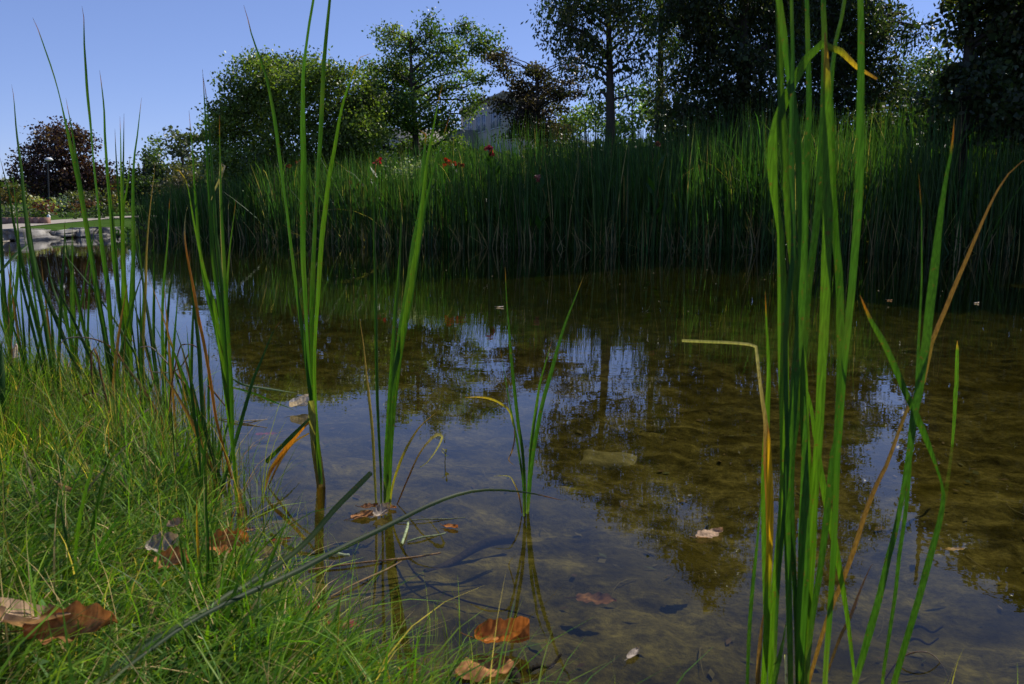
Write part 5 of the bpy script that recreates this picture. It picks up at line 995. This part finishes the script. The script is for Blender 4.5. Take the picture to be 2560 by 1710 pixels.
# building behind the beech
A0 = np.array((-5.3, 86., 0)); d1 = unit(np.array((2.44, -7., 0))); d2 = np.array((-d1[1], d1[0], 0)); Lb, Wb, Hb = 14., 3., 10.2; gz = 1.2
if d2[0] < 0: d2 = -d2
root = empty('office_building', A0+np.array((0, 0, gz)), 'beige flat roofed office block with rows of paired windows behind the trees', 'building')
mb = MB(); c = A0+d1*Lb/2+d2*Wb/2; hh = (Hb-gz)/2+.5; box_mb(mb, c+np.array((0, 0, gz+hh-1.)), d1*Lb/2, d2*Wb/2, (0, 0, hh)); mb.build('wall', M_conc, root)
mb = MB(); box_mb(mb, c+np.array((0, 0, gz+2*hh-1+.12)), d1*(Lb/2+.15), d2*(Wb/2+.15), (0, 0, .12)); mb.build('roof', M_conc, root)
for fl in range(3):
    zc = gz+2*hh-1-1.9-fl*2.9
    q = 1.0
    while q < Lb-1.6:
        for dq in (0, 1.75):
            p = A0+d1*(q+dq+.7)-d2*.02+np.array((0, 0, zc))
            mb = MB(); 
            for sx in (-1, 1): box_mb(mb, p+d1*sx*.66, d1*.05, d2*.05, (0, 0, .82))
            for sz in (-1, 1): box_mb(mb, p+np.array((0, 0, sz*.78)), d1*.61, d2*.05, (0, 0, .045))
            box_mb(mb, p, d1*.03, d2*.045, (0, 0, .735))
            w = mb.build('window', M_frame, root)
            mb = MB(); box_mb(mb, p+d2*.0, d1*.6, d2*.025, (0, 0, .73)); mb.build('pane', M_glass, w)
        q += 4.6
mb = MB(); c2 = A0-d2*7.+d1*2.+np.array((0, 0, gz+3.2)); box_mb(mb, c2+d2*.99*0, d1*4, d2*7*.99, (0, 0, 3.4)); mb.build('annex', M_conc, root)
# far building at the photo edge
b0 = P(24, 460, 110)
root = empty('pavilion_building', (b0[0], b0[1], .8), 'distant low grey roof peeping over shrubs at the photo edge', 'building')
mb = MB(); box_mb(mb, (b0[0], b0[1], 1.9), (2.2, 0, 0), (0, 3, 0), (0, 0, 1.2)); mb.build('wall', M_conc, root)
mb = MB(); V = np.array([(b0[0]-2.6, b0[1]-3.4, 3.1), (b0[0]+2.6, b0[1]-3.4, 3.1), (b0[0]+2.6, b0[1]+3.4, 3.1), (b0[0]-2.6, b0[1]+3.4, 3.1), (b0[0]-1.2, b0[1], 4.0), (b0[0]+1.2, b0[1], 4.0)])
mb.add(V, [[0, 1, 5, 4], [2, 3, 4, 5]]); mb.add(V, [[1, 2, 5], [3, 0, 4]]); mb.build('roof', M_lamp, root)

# ------------------------------------------------------------------ light, sky, camera
SUN_AZ, SUN_EL = rad(43), rad(41)          # azimuth measured from the view direction (+Y) towards +X
sd_ = Vector((math.sin(SUN_AZ)*math.cos(SUN_EL), math.cos(SUN_AZ)*math.cos(SUN_EL), math.sin(SUN_EL)))
l = bpy.data.lights.new('sun', 'SUN'); l.energy = 4.8; l.angle = rad(.5); l.color = (1, .94, .84)
lo = bpy.data.objects.new('sun', l); COL.objects.link(lo); lo.rotation_euler = (-sd_).to_track_quat('-Z', 'Y').to_euler()
W = bpy.data.worlds.new('World'); S.world = W; W.use_nodes = True; t = W.node_tree; t.nodes.clear()
bg = t.nodes.new('ShaderNodeBackground'); sk = t.nodes.new('ShaderNodeTexSky'); wo = t.nodes.new('ShaderNodeOutputWorld')
sk.sky_type = 'NISHITA'; sk.sun_disc = False; sk.sun_elevation = SUN_EL; sk.sun_rotation = SUN_AZ
sk.air_density = .75; sk.dust_density = 0.; sk.ozone_density = 3.5; sk.altitude = 200
bg.inputs[1].default_value = .15
ti = t.nodes.new('ShaderNodeVectorMath'); ti.operation = 'MULTIPLY'; ti.inputs[1].default_value = (.87, .93, 1.32)
ga = t.nodes.new('ShaderNodeGamma'); ga.inputs[1].default_value = .68; t.links.new(sk.outputs[0], ga.inputs[0]); t.links.new(ga.outputs[0], ti.inputs[0]); t.links.new(ti.outputs[0], bg.inputs[0]); t.links.new(bg.outputs[0], wo.inputs[0])
cam = bpy.data.cameras.new('camera'); co = bpy.data.objects.new('camera', cam); COL.objects.link(co)
co.location = (0, 0, CH); co.rotation_euler = (math.pi/2-PIT, 0, 0)
cam.sensor_fit = 'HORIZONTAL'; cam.sensor_width = 36; cam.lens = 36*F/2560; cam.clip_end = 3000; cam.clip_start = .02
cam.dof.use_dof = True; cam.dof.focus_distance = 5.5; cam.dof.aperture_fstop = 9
S.camera = co
S.view_settings.view_transform = 'Standard'; S.view_settings.look = 'None'; S.view_settings.gamma = 1; S.view_settings.exposure = .25
S.render.engine = 'CYCLES'; cy = S.cycles
cy.max_bounces = 8; cy.diffuse_bounces = 3; cy.glossy_bounces = 3; cy.transmission_bounces = 4; cy.transparent_max_bounces = 12
cy.use_denoising = True; cy.denoiser = 'OPENIMAGEDENOISE'; cy.sample_clamp_indirect = 4
